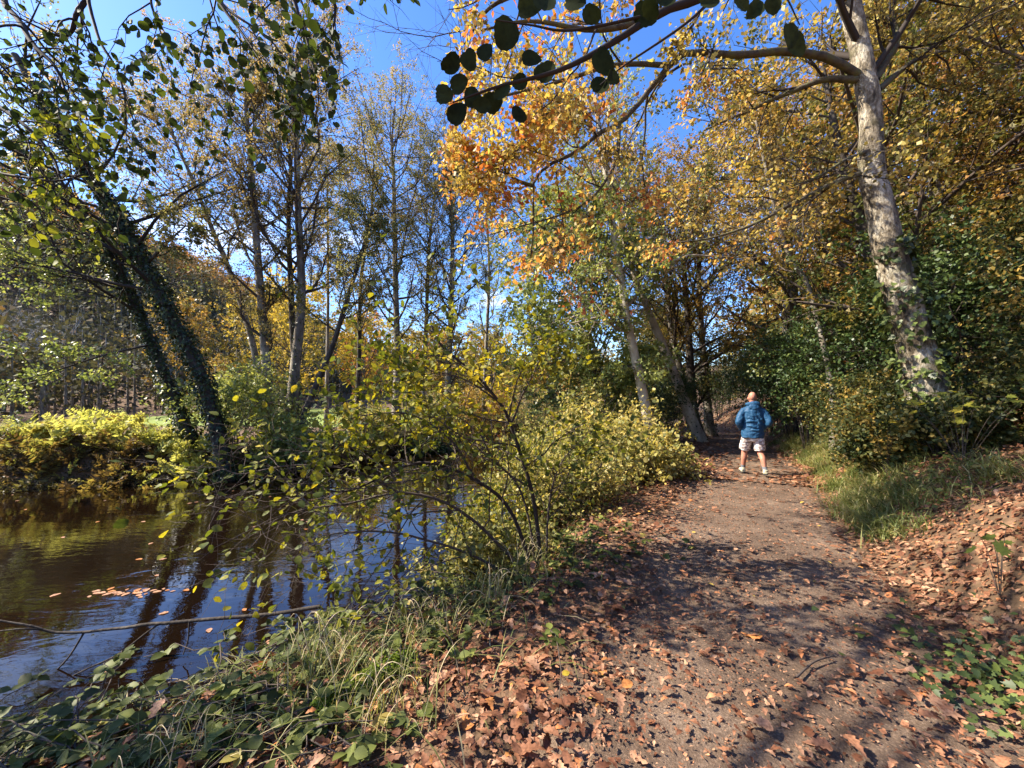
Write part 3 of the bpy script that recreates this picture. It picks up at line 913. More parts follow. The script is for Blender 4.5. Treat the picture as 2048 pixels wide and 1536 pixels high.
# ---- the big mottled tree over the path
def big_tree():
    D = 5.6
    tr = [P(1872, 880, D), P(1850, 770, D), P(1812, 630, D), P(1783, 520, D), P(1763, 430, D), P(1742, 330, D), P(1741, 230, D), P(1726, 130, D), P(1702, 10, D), P(1670, -160, D - 0.1), P(1640, -330, D - 0.2)]
    tr[0] = trunk_base(tr[0], 0.25)
    limbs = [
        ([P(1716, 150, D), P(1650, 112, 5.5), P(1560, 104, 5.4), P(1470, 112, 5.3), P(1380, 104, 5.2), P(1338, 132, 5.2), P(1290, 192, 5.15), P(1240, 246, 5.1), P(1196, 268, 5.1), P(1158, 302, 5.1), P(1100, 330, 5.0), P(1066, 372, 5.0), P(1068, 470, 4.9), P(1055, 540, 4.9)], 0.055, 0.009),
        ([P(1066, 372, 5.0), P(1030, 358, 4.95), P(1008, 330, 4.9), P(1020, 300, 4.9), P(960, 335, 4.8), P(900, 350, 4.75)], 0.024, 0.006),
        ([P(1718, 158, D), P(1640, 160, 5.7), P(1550, 198, 5.9), P(1490, 226, 6.0), P(1410, 260, 6.2)], 0.05, 0.012),
        ([P(1745, 340, D), P(1680, 360, 5.7), P(1600, 400, 5.9), P(1540, 432, 6.0), P(1480, 458, 6.2), P(1400, 480, 6.4), P(1330, 488, 6.6)], 0.045, 0.008),
        ([P(1742, 300, D), P(1690, 320, 5.4), P(1640, 352, 5.2), P(1590, 370, 5.1)], 0.03, 0.008),
        ([P(1748, 160, D), P(1790, 90, 5.7), P(1786, 45, 5.8), P(1750, 30, 5.9)], 0.055, 0.015),
        ([P(1755, 180, D), P(1830, 120, 5.9), P(1900, 100, 6.1), P(1980, 60, 6.3)], 0.045, 0.012),
        ([P(1700, 0, D), P(1600, -60, 5.2), P(1450, -40, 4.7), P(1300, 40, 4.4), P(1180, 60, 4.3), P(1060, 40, 4.3), P(960, 60, 4.3)], 0.06, 0.01),
        ([P(1680, -120, D), P(1500, -160, 5.0), P(1300, -120, 4.7), P(1100, -40, 4.6), P(980, 20, 4.6), P(930, 90, 4.6)], 0.06, 0.01),
        ([P(1338, 132, 5.2), P(1240, 130, 5.0), P(1130, 160, 4.9), P(1020, 190, 4.8), P(940, 200, 4.8)], 0.035, 0.008),
        ([P(1240, 246, 5.1), P(1230, 330, 5.0), P(1180, 400, 4.9), P(1120, 430, 4.9), P(980, 470, 4.8)], 0.025, 0.006),
        ([P(1655, -220, D), P(1800, -200, 6.2), P(1950, -100, 6.8), P(2050, -20, 7.2)], 0.05, 0.012),
    ]
    def warm(pos):
        x, y = pix(pos)
        return np.clip((x - 1350) / 900, -0.15, 0.0) * -1.0 * 0
    def keep(pos, rng):
        x, y = pix(pos)
        edge = 900 + 28 * wav(pos, 2.0, 0) + 16 * wav(pos, 6.0, 1) - 45 * np.exp(-((y - 320) / 45) ** 2) + 25 * sstep((y - 380) / 200)
        sky_gap = (x < edge)                      # the crown ends here
        thin = rng.uniform(0, 1, len(pos)) < np.where(x > 1380, np.where((x > 1560) & (x < 1800) & (y > 150), 0.2, 0.36), 0.85) * np.clip(1.05 + 0.6 * wav(pos, 1.2, 2), 0.25, 1) * np.where(y > 400, 0.55, 1.0)
        stemx = 1206 + (y - 310) * 0.178
        gap = (y > 330) & (np.abs(x - stemx) < 42) & (rng.uniform(0, 1, len(pos)) < 0.75)
        return ~sky_gap & thin & ~gap
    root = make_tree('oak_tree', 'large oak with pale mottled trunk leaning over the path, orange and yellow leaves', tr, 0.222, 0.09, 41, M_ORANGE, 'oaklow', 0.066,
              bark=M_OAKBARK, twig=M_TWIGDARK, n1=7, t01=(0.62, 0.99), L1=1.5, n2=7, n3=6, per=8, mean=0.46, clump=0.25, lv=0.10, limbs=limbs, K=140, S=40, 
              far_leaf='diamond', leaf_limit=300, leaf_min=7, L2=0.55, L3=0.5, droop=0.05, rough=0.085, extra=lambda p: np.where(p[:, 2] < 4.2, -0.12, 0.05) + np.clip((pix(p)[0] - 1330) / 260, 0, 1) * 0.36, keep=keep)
    # ivy climbing the lower trunk
    rng = rng_of(42)
    c = resample(tr, 60)[None]; r = np.linspace(0.25, 0.13, 60)[None]
    g = Geo()
    for n, t0, t1, side, sh in ((520, 0.0, 0.30, (0.9, 0.2, 0), 0.10), (260, 0.06, 0.26, (-0.9, -0.5, 0), 0.05), (90, 0.30, 0.34, (0.5, -0.8, 0), 0.05)):
        p_, M_, s_, t_ = ivy_on(g, rng, c, r, n, 0.085, t0, t1, sh, 0.4 if side[0] > 0 else 0.75, side)
        add_leaves(g, 'ivy', p_, M_, s_, t_)
    g.build('ivy', M_IVY, root, kind='stuff')
big_tree()

# ---- slender trees along the path
def path_trees():
    S1 = px_trunk([(1312, 905), (1284, 780), (1255, 640), (1228, 470), (1206, 310), (1190, 200)], 12.0)
    make_tree('birch_tree', 'slender pale-barked tree at the path edge above the yellow shrub', S1, 0.17, 0.06, 51, M_PALEGREEN, 'diamond', 0.08, bark=M_BARKPALE, twig=M_TWIGPALE,
              n1=40, t01=(0.35, 1.0), L1=2.2, n2=8, n3=6, per=7, mean=0.55, clump=0.2, ang1=1.2, up1=-0.03, bias1=(-0.45, 0.25, 0), droop=0.1, keep=lambda p, r_: np.abs(pix(p)[0] - (1206 + (pix(p)[1] - 310) * 0.178)) > 26)
    S2 = px_trunk([(1402, 880), (1348, 745), (1304, 640), (1268, 550), (1240, 450), (1225, 360)], 15.0)
    make_tree('ash_tree', 'grey trunk slanting up from the path edge behind the slender pale one', S2, 0.2, 0.06, 52, M_GOLD, 'tri', 0.085, bark=M_BARKPALE,
              n1=28, t01=(0.45, 1.0), L1=2.4, n2=8, n3=6, per=8, mean=0.55, ivy=300, ivy_t=(0, 0.3), ivy_shag=0.05)
    S3 = px_trunk([(1404, 880), (1382, 800), (1360, 735), (1340, 640), (1330, 540), (1325, 420)], 16.5)
    make_tree('ash_tree', 'dark leaning stem closest to the ivy covered pair beside the path', S3, 0.17, 0.06, 53, M_GOLD, 'tri', 0.09, bark=M_BARK,
              n1=28, t01=(0.4, 1.0), L1=2.6, n2=8, n3=6, per=9, mean=0.6, ivy=600, ivy_t=(0, 0.4), ivy_shag=0.07)
    S4 = px_trunk([(1422, 878), (1412, 780), (1404, 680), (1398, 560), (1400, 440), (1410, 330)], 17.5)
    make_tree('ash_tree', 'upright ivy covered trunk where the path narrows', S4, 0.2, 0.06, 54, M_GOLD, 'tri', 0.09, bark=M_BARK,
              n1=30, t01=(0.3, 1.0), L1=2.9, n2=8, n3=6, per=9, mean=0.62, ivy=1600, ivy_t=(0, 0.6), ivy_shag=0.12)
    S5 = px_trunk([(1670, 870), (1664, 780), (1640, 660), (1612, 565), (1578, 510), (1552, 430), (1528, 320), (1512, 240)], 8.9)
    make_tree('crooked_tree', 'thin crooked tree with pale patchy bark rising from the grassy bank', S5, 0.075, 0.025, 55, M_GOLD, 'diamond', 0.075, bark=M_BARK, ivy=500, ivy_t=(0.15, 0.6), ivy_shag=0.06, ivy_size=0.06,
              n1=24, t01=(0.45, 1.0), L1=1.4, n2=7, n3=5, per=6, mean=0.55)
path_trees()
print('t trees', time.time() - T_START)

# ---- woodland on the rising right-hand slope
def slope_trees():
    rng = rng_of(60)
    GR = 'autumn oaks on the wooded slope'
    specs = [  # x,y,height,crown L1,tint mean, label
        (9.6, 12.5, 9.0, 3.0, 0.55, 'golden oak leaning over the path beyond the walker'),
        (13.5, 19.0, 12.0, 3.6, 0.62, 'golden oak closing the view at the end of the path'),
        (8.8, 8.6, 8.5, 2.6, 0.45, 'olive and gold young oak behind the crooked tree'),
        (11.2, 9.6, 9.0, 3.0, 0.6, 'bushy golden oak between the crooked tree and the mottled trunk'),
        (14.5, 14.0, 11.0, 3.6, 0.6, 'tall golden brown oak high on the slope behind the holly'),
        (11.5, 7.2, 8.0, 2.8, 0.62, 'green and gold oak just behind the mottled trunk'),
        (14.5, 9.5, 10.0, 3.4, 0.72, 'brown leaved oak up the slope past the mottled trunk'),
        (9.8, 5.0, 7.5, 2.6, 0.66, 'golden oak crown beside the mottled trunk, nearer the edge of the wood'),
        (13.0, 6.3, 9.0, 3.2, 0.75, 'orange brown oak high up the slope at the far right'),
        (18.5, 20.0, 13.0, 4.2, 0.55, 'broad golden oak on the skyline of the slope'),
        (8.0, 17.0, 10.0, 2.8, 0.55, 'yellow brown oak over the far stretch of path'),
        (18.0, 13.0, 13.0, 4.0, 0.6, 'topmost brown oak on the crest of the slope'),
    ]
    for i, (x, y, h, L1, mean, lab) in enumerate(specs):
        z = hz(x, y)
        lean = rng.normal(0, 0.5, 2)
        tr = [np.array([x, y, z - 0.2]), np.array([x + lean[0] * 0.3 - 0.2, y + lean[1] * 0.3, z + h * 0.35]), np.array([x + lean[0] * 0.8 - 0.5, y + lean[1] * 0.8, z + h * 0.7]), np.array([x + lean[0] - 0.8, y + lean[1], z + h])]
        make_tree('oak_tree', lab, tr, 0.14 + 0.01 * h, 0.04, 600 + i, M_HILLGOLD if i % 3 else M_GOLD, 'tri', 0.10 if y > 7 else 0.088, bark=M_BARK if i % 2 else M_BARKDARK,
                  n1=32, t01=(0.10, 1.0), L1=L1, n2=8, n3=6, per=13, mean=mean - (0.24 if i in (2, 5, 7, 10) else 0.03), clump=0.26, group=GR, K=24, S=8, draw3=(y < 7), up1=0.05, flat=0.5)
slope_trees()

def shrub(name, label, x, y, h, rad, seed, mat, leaf, lsize, mean, n_st=7, n1=10, n2=6, per=10, group=None, cat='shrub', clump=0.18, twig=None, stem=0.02, limit=0, hang=0.2, minpx=10, spread=0.9, up=0.05, bias=None, n3=4, zoff=0.0, far_leaf=None, hlo=0.6):
    rng = rng_of(seed)
    z = hz(x, y) + zoff
    root = thing(name, label, cat, (x, y, z - 0.05), group)
    a = rng.uniform(0, 6.28, n_st)
    rr = rad * np.sqrt(rng.uniform(0, 1, n_st)) * spread
    top = np.column_stack([x + np.cos(a) * rr, y + np.sin(a) * rr, z + h * rng.uniform(hlo, 1.1 if hlo < 0.5 else 1.0, n_st)])
    if bias is not None:
        top = top + np.array(bias)
    base = np.column_stack([x + np.cos(a) * rr * 0.15, y + np.sin(a) * rr * 0.15, np.full(n_st, z - 0.08)])
    K = 8
    t = np.linspace(0, 1, K)[None, :, None]
    st = base[:, None] * (1 - t) + top[:, None] * t
    st[..., 2] += (np.sin(t[..., 0] * np.pi) * 0.15 * h)
    st += rng.normal(0, 0.03 * h, st.shape) * t
    sr = stem * np.linspace(1, 0.3, K)[None] * rng.uniform(0.7, 1.2, (n_st, 1))
    for i in range(n_st):
        gs = Geo(); tubes(gs, st[i:i + 1], sr[i:i + 1], 6)
        gs.build('stem', twig or M_TWIG, root, sm=True)
    g = Geo()
    b1, r1 = grow(rng, st, sr, n1, 0.12, 1.0, lambda tt, pl: rad * 0.75 * (1.2 - 0.6 * tt), 1.0, 6, up, 0.2, 0.5, rmin=0.004)
    tubes(g, b1[:, [0, 2, 5]], r1[:, [0, 2, 5]], 3)
    b2, r2 = grow(rng, b1, r1, n2, 0.15, 1.0, lambda tt, pl: 0.5 * pl, 0.8, 5, 0.0, 0.22, 0.5, rmin=0.002)
    tubes(g, b2[:, [0, 4]], r2[:, [0, 4]], 3)
    g.build('twigs', twig or M_TWIG, root, kind='stuff')
    if n3:
        b2, r2 = grow(rng, b2, r2, n3, 0.1, 1.0, lambda tt, pl: 0.45 * pl, 0.8, 3, 0, 0.2, 0.5, rmin=0.002)
    pos, M, sz, idx = leaves_on(rng, b2, per, lsize, hang=hang)
    k = pos[:, 2] > height(pos[:, 0], pos[:, 1], False) + 0.02
    pos, M, sz, idx = pos[k], M[k], sz[k], idx[k]
    tn = tints(rng, idx // max(1, (n3 or 1) * 2), mean, clump, 0.12)
    if limit:
        m = pick_largest(pos, sz, limit, minpx)
        leaf_objects('leaf', leaf, pos[m], M[m], sz[m], tn[m], mat, root)
        pos, M, sz, tn = pos[~m], M[~m], sz[~m], tn[~m]
    cg = Geo(); add_leaves(cg, far_leaf or leaf, pos, M, sz, tn)
    cg.build('crown', mat, root, kind='stuff')
    return root

def shrubs():
    G1 = 'dark hollies on the slope'
    for i, (x, y, h, rad, lab) in enumerate([
        (7.9, 10.2, 3.4, 1.5, 'dark holly bush just past the walker'),
        (7.6, 8.2, 3.6, 1.5, 'glossy dark holly behind the thin crooked tree'),
        (8.3, 7.0, 3.8, 1.6, 'tall dark holly between crooked tree and mottled trunk'),
        (9.2, 12.6, 3.2, 1.6, 'shadowed holly at the bend of the path'),
        (9.9, 8.6, 3.4, 1.8, 'broad dark evergreen up the slope behind the other hollies'),
        (8.4, 5.4, 3.0, 1.5, 'dark evergreen bush right behind the foot of the mottled trunk'),
        (7.8, 4.2, 1.9, 1.1, 'dark leafy bush at the right edge beyond the mottled trunk'),
        (10.2, 6.2, 2.6, 1.7, 'high evergreen thicket above the mottled trunk foot'),
        (8.6, 3.4, 2.0, 1.3, 'low dark evergreen thicket cut by the right edge of the view'),
        (10.2, 15.0, 3.4, 1.8, 'dark holly where the path disappears'),
        (14.2, 22.8, 4.2, 2.2, 'dark evergreen closing the path in the distance'),
        (15.5, 28.6, 3.6, 1.7, 'far dark evergreen in the gap beyond the walker'),
        (17.4, 32.5, 5.0, 2.4, 'farthest tall evergreen above the end of the path'),
        (12.9, 19.4, 3.2, 1.7, 'shadowy evergreen on the rise just beyond the bend'),
        (6.2, 15.8, 2.4, 1.3, 'dark undergrowth bush beyond the leaning path trunks'),
    ]):
        shrub('holly_bush', lab, x, y, h, rad, 700 + i, M_HOLLY if i not in (5, 6, 7, 8) else M_THICKET, 'tri' if y > 9 else 'diamond', 0.075 if i not in (5, 6, 7, 8) else 0.06, 0.5 if i not in (5, 6, 7, 8) else 0.66, clump=0.18 if i not in (5, 6, 7, 8) else 0.26, n_st=8, n1=9, n2=6, per=6, group=G1, twig=M_TWIGDARK, n3=4)
    G4 = 'low undergrowth along the top of the bank'
    for i, (x, y, h, rad, lab) in enumerate([
        (6.7, 4.3, 1.0, 0.8, 'low dark undergrowth right of the foot of the mottled trunk'),
        (5.75, 5.1, 0.65, 0.5, 'leafy undergrowth right in front of the foot of the mottled trunk'),
        (5.7, 5.9, 0.6, 0.5, 'low green growth against the left side of the mottled trunk'),
        (6.0, 3.5, 0.8, 0.7, 'low leafy undergrowth at the right edge above the leaf slope'),
        (7.4, 5.3, 1.2, 0.9, 'dark undergrowth right behind the mottled trunk'),
        (6.6, 6.9, 1.1, 0.8, 'green undergrowth on the bank left of the mottled trunk'),
        (7.2, 7.7, 1.3, 0.9, 'low green bush between grass and holly behind the crooked tree'),
        (8.2, 9.6, 1.3, 1.0, 'low bush at the grass edge beyond the walker'),
        (7.2, 3.7, 1.4, 0.9, 'dark undergrowth higher up at the right edge'),
        (5.3, 2.6, 0.5, 0.5, 'small leafy clump in the litter at the right edge'),
    ]):
        shrub('undergrowth_bush', lab, x, y, h, rad, 720 + i, M_THICKET, 'diamond', 0.06, 0.42 + 0.06 * (i % 3), n_st=9, n1=8, n2=5, per=6, group=G4, twig=M_TWIGDARK, n3=3, clump=0.25, hlo=0.3)
    # thicket on the near bank
    G5 = 'thicket along the near bank'
    for i, (x, y, h, rad, mean, lab) in enumerate([
        (-0.15, 4.35, 0.7, 0.6, 0.45, 'sparse twiggy shrub at the water edge under the hazel bush'),
        (0.05, 5.2, 0.9, 0.7, 0.5, 'thin shrub leaning over the water behind the hazel bush'),
        (0.6, 5.9, 1.0, 0.75, 0.55, 'yellowing shrub just behind the hazel bush'),
        (0.95, 7.1, 1.15, 0.85, 0.5, 'leafy shrub over the water between hazel bush and bright yellow shrub'),
        (1.15, 6.1, 0.85, 0.7, 0.66, 'low yellow green shrub at the left edge of the path'),
    ]):
        shrub('thicket_shrub', lab, x, y, h, rad, 765 + i * 7, M_HAZEL if i % 2 else M_YELGREEN, 'hazel', 0.055, mean, n_st=11, n1=8, n2=5, per=3, group=G5, twig=M_TWIG, n3=3, limit=60, minpx=7, far_leaf='diamond', hlo=0.3, spread=1.2, clump=0.22, bias=(-0.15, 0, 0))
    G2 = 'yellow green shrubs between river and path'
    for i, (x, y, h, rad, mean, lab, lim) in enumerate([
        (2.15, 9.4, 1.35, 1.25, 0.75, 'bright yellow shrub below the slender pale tree', 300),
        (1.1, 7.9, 1.3, 1.1, 0.6, 'yellow green shrub leaning towards the river', 200),
        (4.7, 14.4, 1.3, 1.0, 0.7, 'yellow leaved shrub at the foot of the slanting trunks', 0),
        (2.0, 11.8, 2.6, 1.3, 0.4, 'green shrub over the water behind the yellow shrub', 0),
        (2.75, 8.2, 0.75, 0.75, 0.7, 'low yellowing shrub spilling onto the path edge', 150),
    ]):
        shrub('hazel_shrub', lab, x, y, h, rad, 740 + i, M_YELGREEN, 'hazel' if i != 3 else 'oval', 0.085, mean, n_st=13, n1=8, n2=5, per=3, group=G2, twig=M_TWIG, n3=3, limit=lim, minpx=7, up=0.0, far_leaf='diamond', spread=1.5, hlo=0.3)
    # pale green drooping tree crown over the river bend
    x, y = 2.4, 13.6
    tr = [np.array([x + 1.5, y + 0.6, hz(x + 1.5, y + 0.6) - 0.1]), np.array([x + 1.0, y + 0.4, 2.2]), np.array([x + 0.2, y, 4.6]), np.array([x - 0.3, y - 0.2, 8.2])]
    make_tree('willow_tree', 'pale green small-leaved tree drooping over the river bend', tr, 0.12, 0.03, 760, M_PALEGREEN, 'tri', 0.13, bark=M_BARK, draw3=False, n1=52, t01=(0.10, 1.0), L1=2.2, n2=8, n3=7, per=12, mean=0.62, clump=0.2, up1=-0.02, droop=0.15, bias1=(-0.15, -0.1, 0), K=24, S=8)
    for i, (x, y, h, lab) in enumerate([(9.6, 25.0, 7.5, 'yellow green tree between river and path beyond the slanting trunks'), (8.3, 21.6, 5.5, 'small yellow tree close behind the slanting trunks'), (11.6, 30.0, 8.5, 'farther yellow green tree in line with the path trunks')]):
        z = hz(x, y)
        make_tree('hazel_tree', lab, [np.array([x, y, z - 0.1]), np.array([x - 0.2, y, z + h * 0.5]), np.array([x, y, z + h])], 0.10, 0.03, 790 + i, M_YELGREEN, 'tri', 0.15, n1=36, t01=(0.08, 1.0), L1=2.3, n2=7, n3=5, per=9, mean=0.55, clump=0.2, K=12, S=6, draw3=False, group='yellow green trees between river and path')
    # far bank undergrowth
    G3 = 'undergrowth on the far bank'
    for i, (x, y, h, rad, mean, mat, lab) in enumerate([
        (-9.8, 13.6, 2.2, 1.7, 0.75, M_PALEGREEN, 'sunlit pale green bush left of the ivy clad trunks'),
        (-7.6, 13.2, 1.7, 1.3, 0.6, M_PALEGREEN, 'leafy bush at the foot of the ivy clad trunks'),
        (-6.0, 16.8, 1.8, 1.3, 0.7, M_YELGREEN, 'yellow bush behind the foot of the tall alders'),
        (-4.6, 20.5, 2.6, 1.6, 0.55, M_YELGREEN, 'rusty yellow bush under the alder row'),
        (-2.6, 23.5, 3.2, 1.8, 0.45, M_GOLD, 'brown and gold bush at the far river bend'),
        (-1.2, 27.0, 3.4, 2.0, 0.6, M_GOLD, 'golden bush farthest along the river'),
        (1.5, 31.0, 4.0, 2.4, 0.5, M_ALDER, 'dark green bush closing the river view'),
        (-3.6, 18.6, 1.4, 1.2, 0.3, M_HOLLY, 'dark low bush at the waterline below the alders'),
        (4.8, 33.0, 4.5, 2.6, 0.6, M_GOLD, 'tall golden bush beyond the pale green willow'),
    ]):
        shrub('bank_bush', lab, x, y, h, rad, 770 + i, mat, 'tri', 0.12, mean, n_st=8, n1=9, n2=6, per=6, group=G3, n3=3)
shrubs()
print('t shrubs', time.time() - T_START)

# ---- far trees across the meadow and on the hill
def far_trees():
    GR = 'autumn trees beyond the meadow'
    L = [
        (-24, 42, 13, 4.2, M_YELTREE, 0.6, 'big yellow tree beyond the meadow between ivy trunks and alders'),
        (-30, 47, 12, 4.2, M_YELTREE, 0.4, 'olive yellow tree at the meadow edge behind the ivy trunks'),
        (-18, 46, 10, 3.6, M_YELTREE, 0.7, 'pale yellow tree behind the tallest alder'),
        (-24, 62, 13, 4.5, M_REDTREE, 0.5, 'orange tree glowing behind the tall twin alder'),
        (-38, 44, 11, 3.8, M_GOLD, 0.55, 'olive brown tree at the foot of the dark hillside'),
        (-13, 50, 9, 3.6, M_YELTREE, 0.5, 'yellow tree far behind the curved alder stem'),
        (-8, 46, 8, 3.4, M_GOLD, 0.6, 'golden brown tree far beyond the river bend'),
        (-3, 52, 9, 3.8, M_YELTREE, 0.5, 'yellow brown tree at the far end of the river'),
        (-33, 55, 15, 4.6, M_GOLD, 0.45, 'olive topped tree on the hill shoulder below the bright cloud'),
        (5, 56, 11, 4.2, M_GOLD, 0.5, 'distant golden tree behind the willow'),
    ]
    for i, (x, y, h, L1, mat, mean, lab) in enumerate(L):
        z = hz(x, y)
        tr = [np.array([x, y, z - 0.2]), np.array([x + 0.3, y, z + h * 0.5]), np.array([x, y, z + h])]
        make_tree('autumn_tree', lab, tr, 0.25, 0.06, 800 + i, mat, 'tri', 0.30, n1=30, t01=(0.15, 1.0), L1=L1, n2=7, n3=4, per=7, mean=mean, clump=0.2, group=GR, K=12, S=6, draw3=False)
    # bare grey tree on the dark hillside
    for i, (px_, py_, d, lab) in enumerate([(85, 790, 46, 'bare grey tree standing out on the dark hillside'), (30, 800, 44, 'smaller bare grey tree at the far left of the hillside')]):
        b = P(px_, py_, d); b[2] = hz(b[0], b[1]) - 0.2
        tr = [b, b + np.array([-0.3, 0, 4.0]), b + np.array([-0.6, 0, 9.0])]
        make_tree('bare_tree', lab, tr, 0.28, 0.05, 830 + i, M_FARWOOD, 'diamond', 0.16, bark=noise_mat('grey_bark', [(0.3, (0.25, 0.24, 0.22)), (0.7, (0.42, 0.41, 0.39))], 3), twig=M_GREY, n1=34, t01=(0.25, 1.0), L1=4.2, n2=7, n3=4, per=2, mean=0.3, K=14, S=7, ang1=0.8, up1=0.15)
    # white-stemmed little trees on the meadow
    for i, (px_, d, h, lab) in enumerate([(432, 34, 4.6, 'thin pale-stemmed tree on the meadow nearest the ivy trunk'), (442, 35, 4.8, 'second thin pale-stemmed tree beside it on the meadow'), (462, 31, 2.6, 'little leafy sapling on the meadow')]):
        b = P(px_, 830, d); b[2] = hz(b[0], b[1])
        tr = [b, b + np.array([0.1, 0, h * 0.5]), b + np.array([-0.1, 0, h])]
        make_tree('meadow_sapling', lab, tr, 0.11, 0.04, 840 + i, M_YELGREEN if i == 2 else M_GOLD, 'diamond', 0.14, bark=M_PALESTEM, n1=18, t01=(0.45 if i < 2 else 0.15, 1.0), L1=1.2 if i < 2 else 0.8, n2=5, n3=3, per=4, mean=0.5, K=10, S=6, group='saplings on the meadow', draw3=False)
    # the wood on the hill, one mass
    rng = rng_of(850)
    n = 2600
    x = rng.uniform(-190, 25, n); y = 26 + 140 * rng.uniform(0, 1, n) ** 1.2
    z = height(x, y, False)
    k = (x < -0.30 * y + 6) & (x > -1.75 * y) & ((z > 2.2) | (x < -34))
    x, y, z = x[k], y[k], z[k]
    g = Geo(); gt = Geo()
    nt = len(x)
    hgt = rng.uniform(6, 11, nt); rad = rng.uniform(2.2, 3.8, nt)
    per = 105
    idx = np.repeat(np.arange(nt), per)
    v = norm(rng.normal(size=(nt * per, 3))) * (rng.uniform(0.35, 1, (nt * per, 1)) ** 0.5)
    p = np.column_stack([x[idx], y[idx], z[idx] + hgt[idx] * 0.5]) + v * np.column_stack([rad[idx], rad[idx], hgt[idx] * 0.5])
    p += 0.5 * np.column_stack([wav(p, 1.1, 0), wav(p, 1.1, 1), wav(p, 1.1, 2)])
    hue = np.clip(0.27 + 0.22 * wav(np.column_stack([x, y, z]), 0.05, 0) + rng.normal(0, 0.16, nt) + 0.02 * np.clip(z - 16, 0, 20), 0.02, 0.98)
    tn = np.clip(hue[idx] + rng.normal(0, 0.09, nt * per), 0.01, 0.99)
    add_leaves(g, 'tri', p, orient(rng.normal(size=p.shape), rng.normal(size=p.shape)), rng.uniform(0.6, 1.15, nt * per) * np.clip(p[:, 1] / 80, 0.62, 1), tn)
    w = g.build('hillside_wood', M_FARWOOD, None)
    tag(w, 'dark wooded hillside with brown and orange autumn trees', 'woodland', kind='stuff')
    pts = np.stack([np.column_stack([x, y, z - 0.3]), np.column_stack([x, y, z + hgt * 0.8])], 1)
    tubes(gt, pts, np.tile([[0.16, 0.05]], (nt, 1)), 4)
    w2 = gt.build('stems', M_BARK, w, kind='stuff')
M_GREY = plain('grey_twig', (0.34, 0.33, 0.32), 0.85)
M_PALESTEM = plain('white_stem', (0.62, 0.58, 0.5), 0.7)
far_trees()
print('t far', time.time() - T_START)

# ---- woodland mass closing the view at the far centre and right
def back_wood():
    rng = rng_of(870)
    x = np.concatenate([rng.uniform(-16, 30, 90), rng.uniform(16, 46, 150)]); y = np.concatenate([rng.uniform(58, 92, 90), rng.uniform(10, 70, 150)])
    z = height(x, y, False)
    k = river_sd(x, y) > 2.5
    k &= np.abs(path_s(x, y)) > 4
    x, y, z = x[k], y[k], z[k]
    nt = len(x); per = 360
    hgt = rng.uniform(8, 13, nt); rad = rng.uniform(2.4, 3.8, nt)
    idx = np.repeat(np.arange(nt), per)
    v = norm(rng.normal(size=(nt * per, 3))) * (rng.uniform(0.25, 1, (nt * per, 1)) ** 0.5)
    p = np.column_stack([x[idx], y[idx], z[idx] + hgt[idx] * 0.55]) + v * np.column_stack([rad[idx], rad[idx], hgt[idx] * 0.5])
    p += 0.5 * np.column_stack([wav(p, 1.1, 0), wav(p, 1.1, 1), wav(p, 1.1, 2)])
    hue = np.clip(0.45 + rng.normal(0, 0.2, nt), 0.02, 0.98)
    tn = np.clip(hue[idx] + rng.normal(0, 0.1, nt * per), 0.01, 0.99)
    g = Geo()
    add_leaves(g, 'tri', p, orient(rng.normal(size=p.shape), rng.normal(size=p.shape)), rng.uniform(0.28, 0.6, nt * per), tn)
    w = g.build('slope_wood', M_HILLGOLD, None)
    tag(w, 'mass of golden brown autumn wood covering the slope beyond the path', 'woodland', kind='stuff')
    gt = Geo()
    pts = np.stack([np.column_stack([x, y, z - 0.3]), np.column_stack([x, y, z + hgt * 0.8])], 1)
    tubes(gt, pts, np.tile([[0.18, 0.05]], (nt, 1)), 5)
    gt.build('stems', M_BARKDARK, w, kind='stuff')
back_wood()

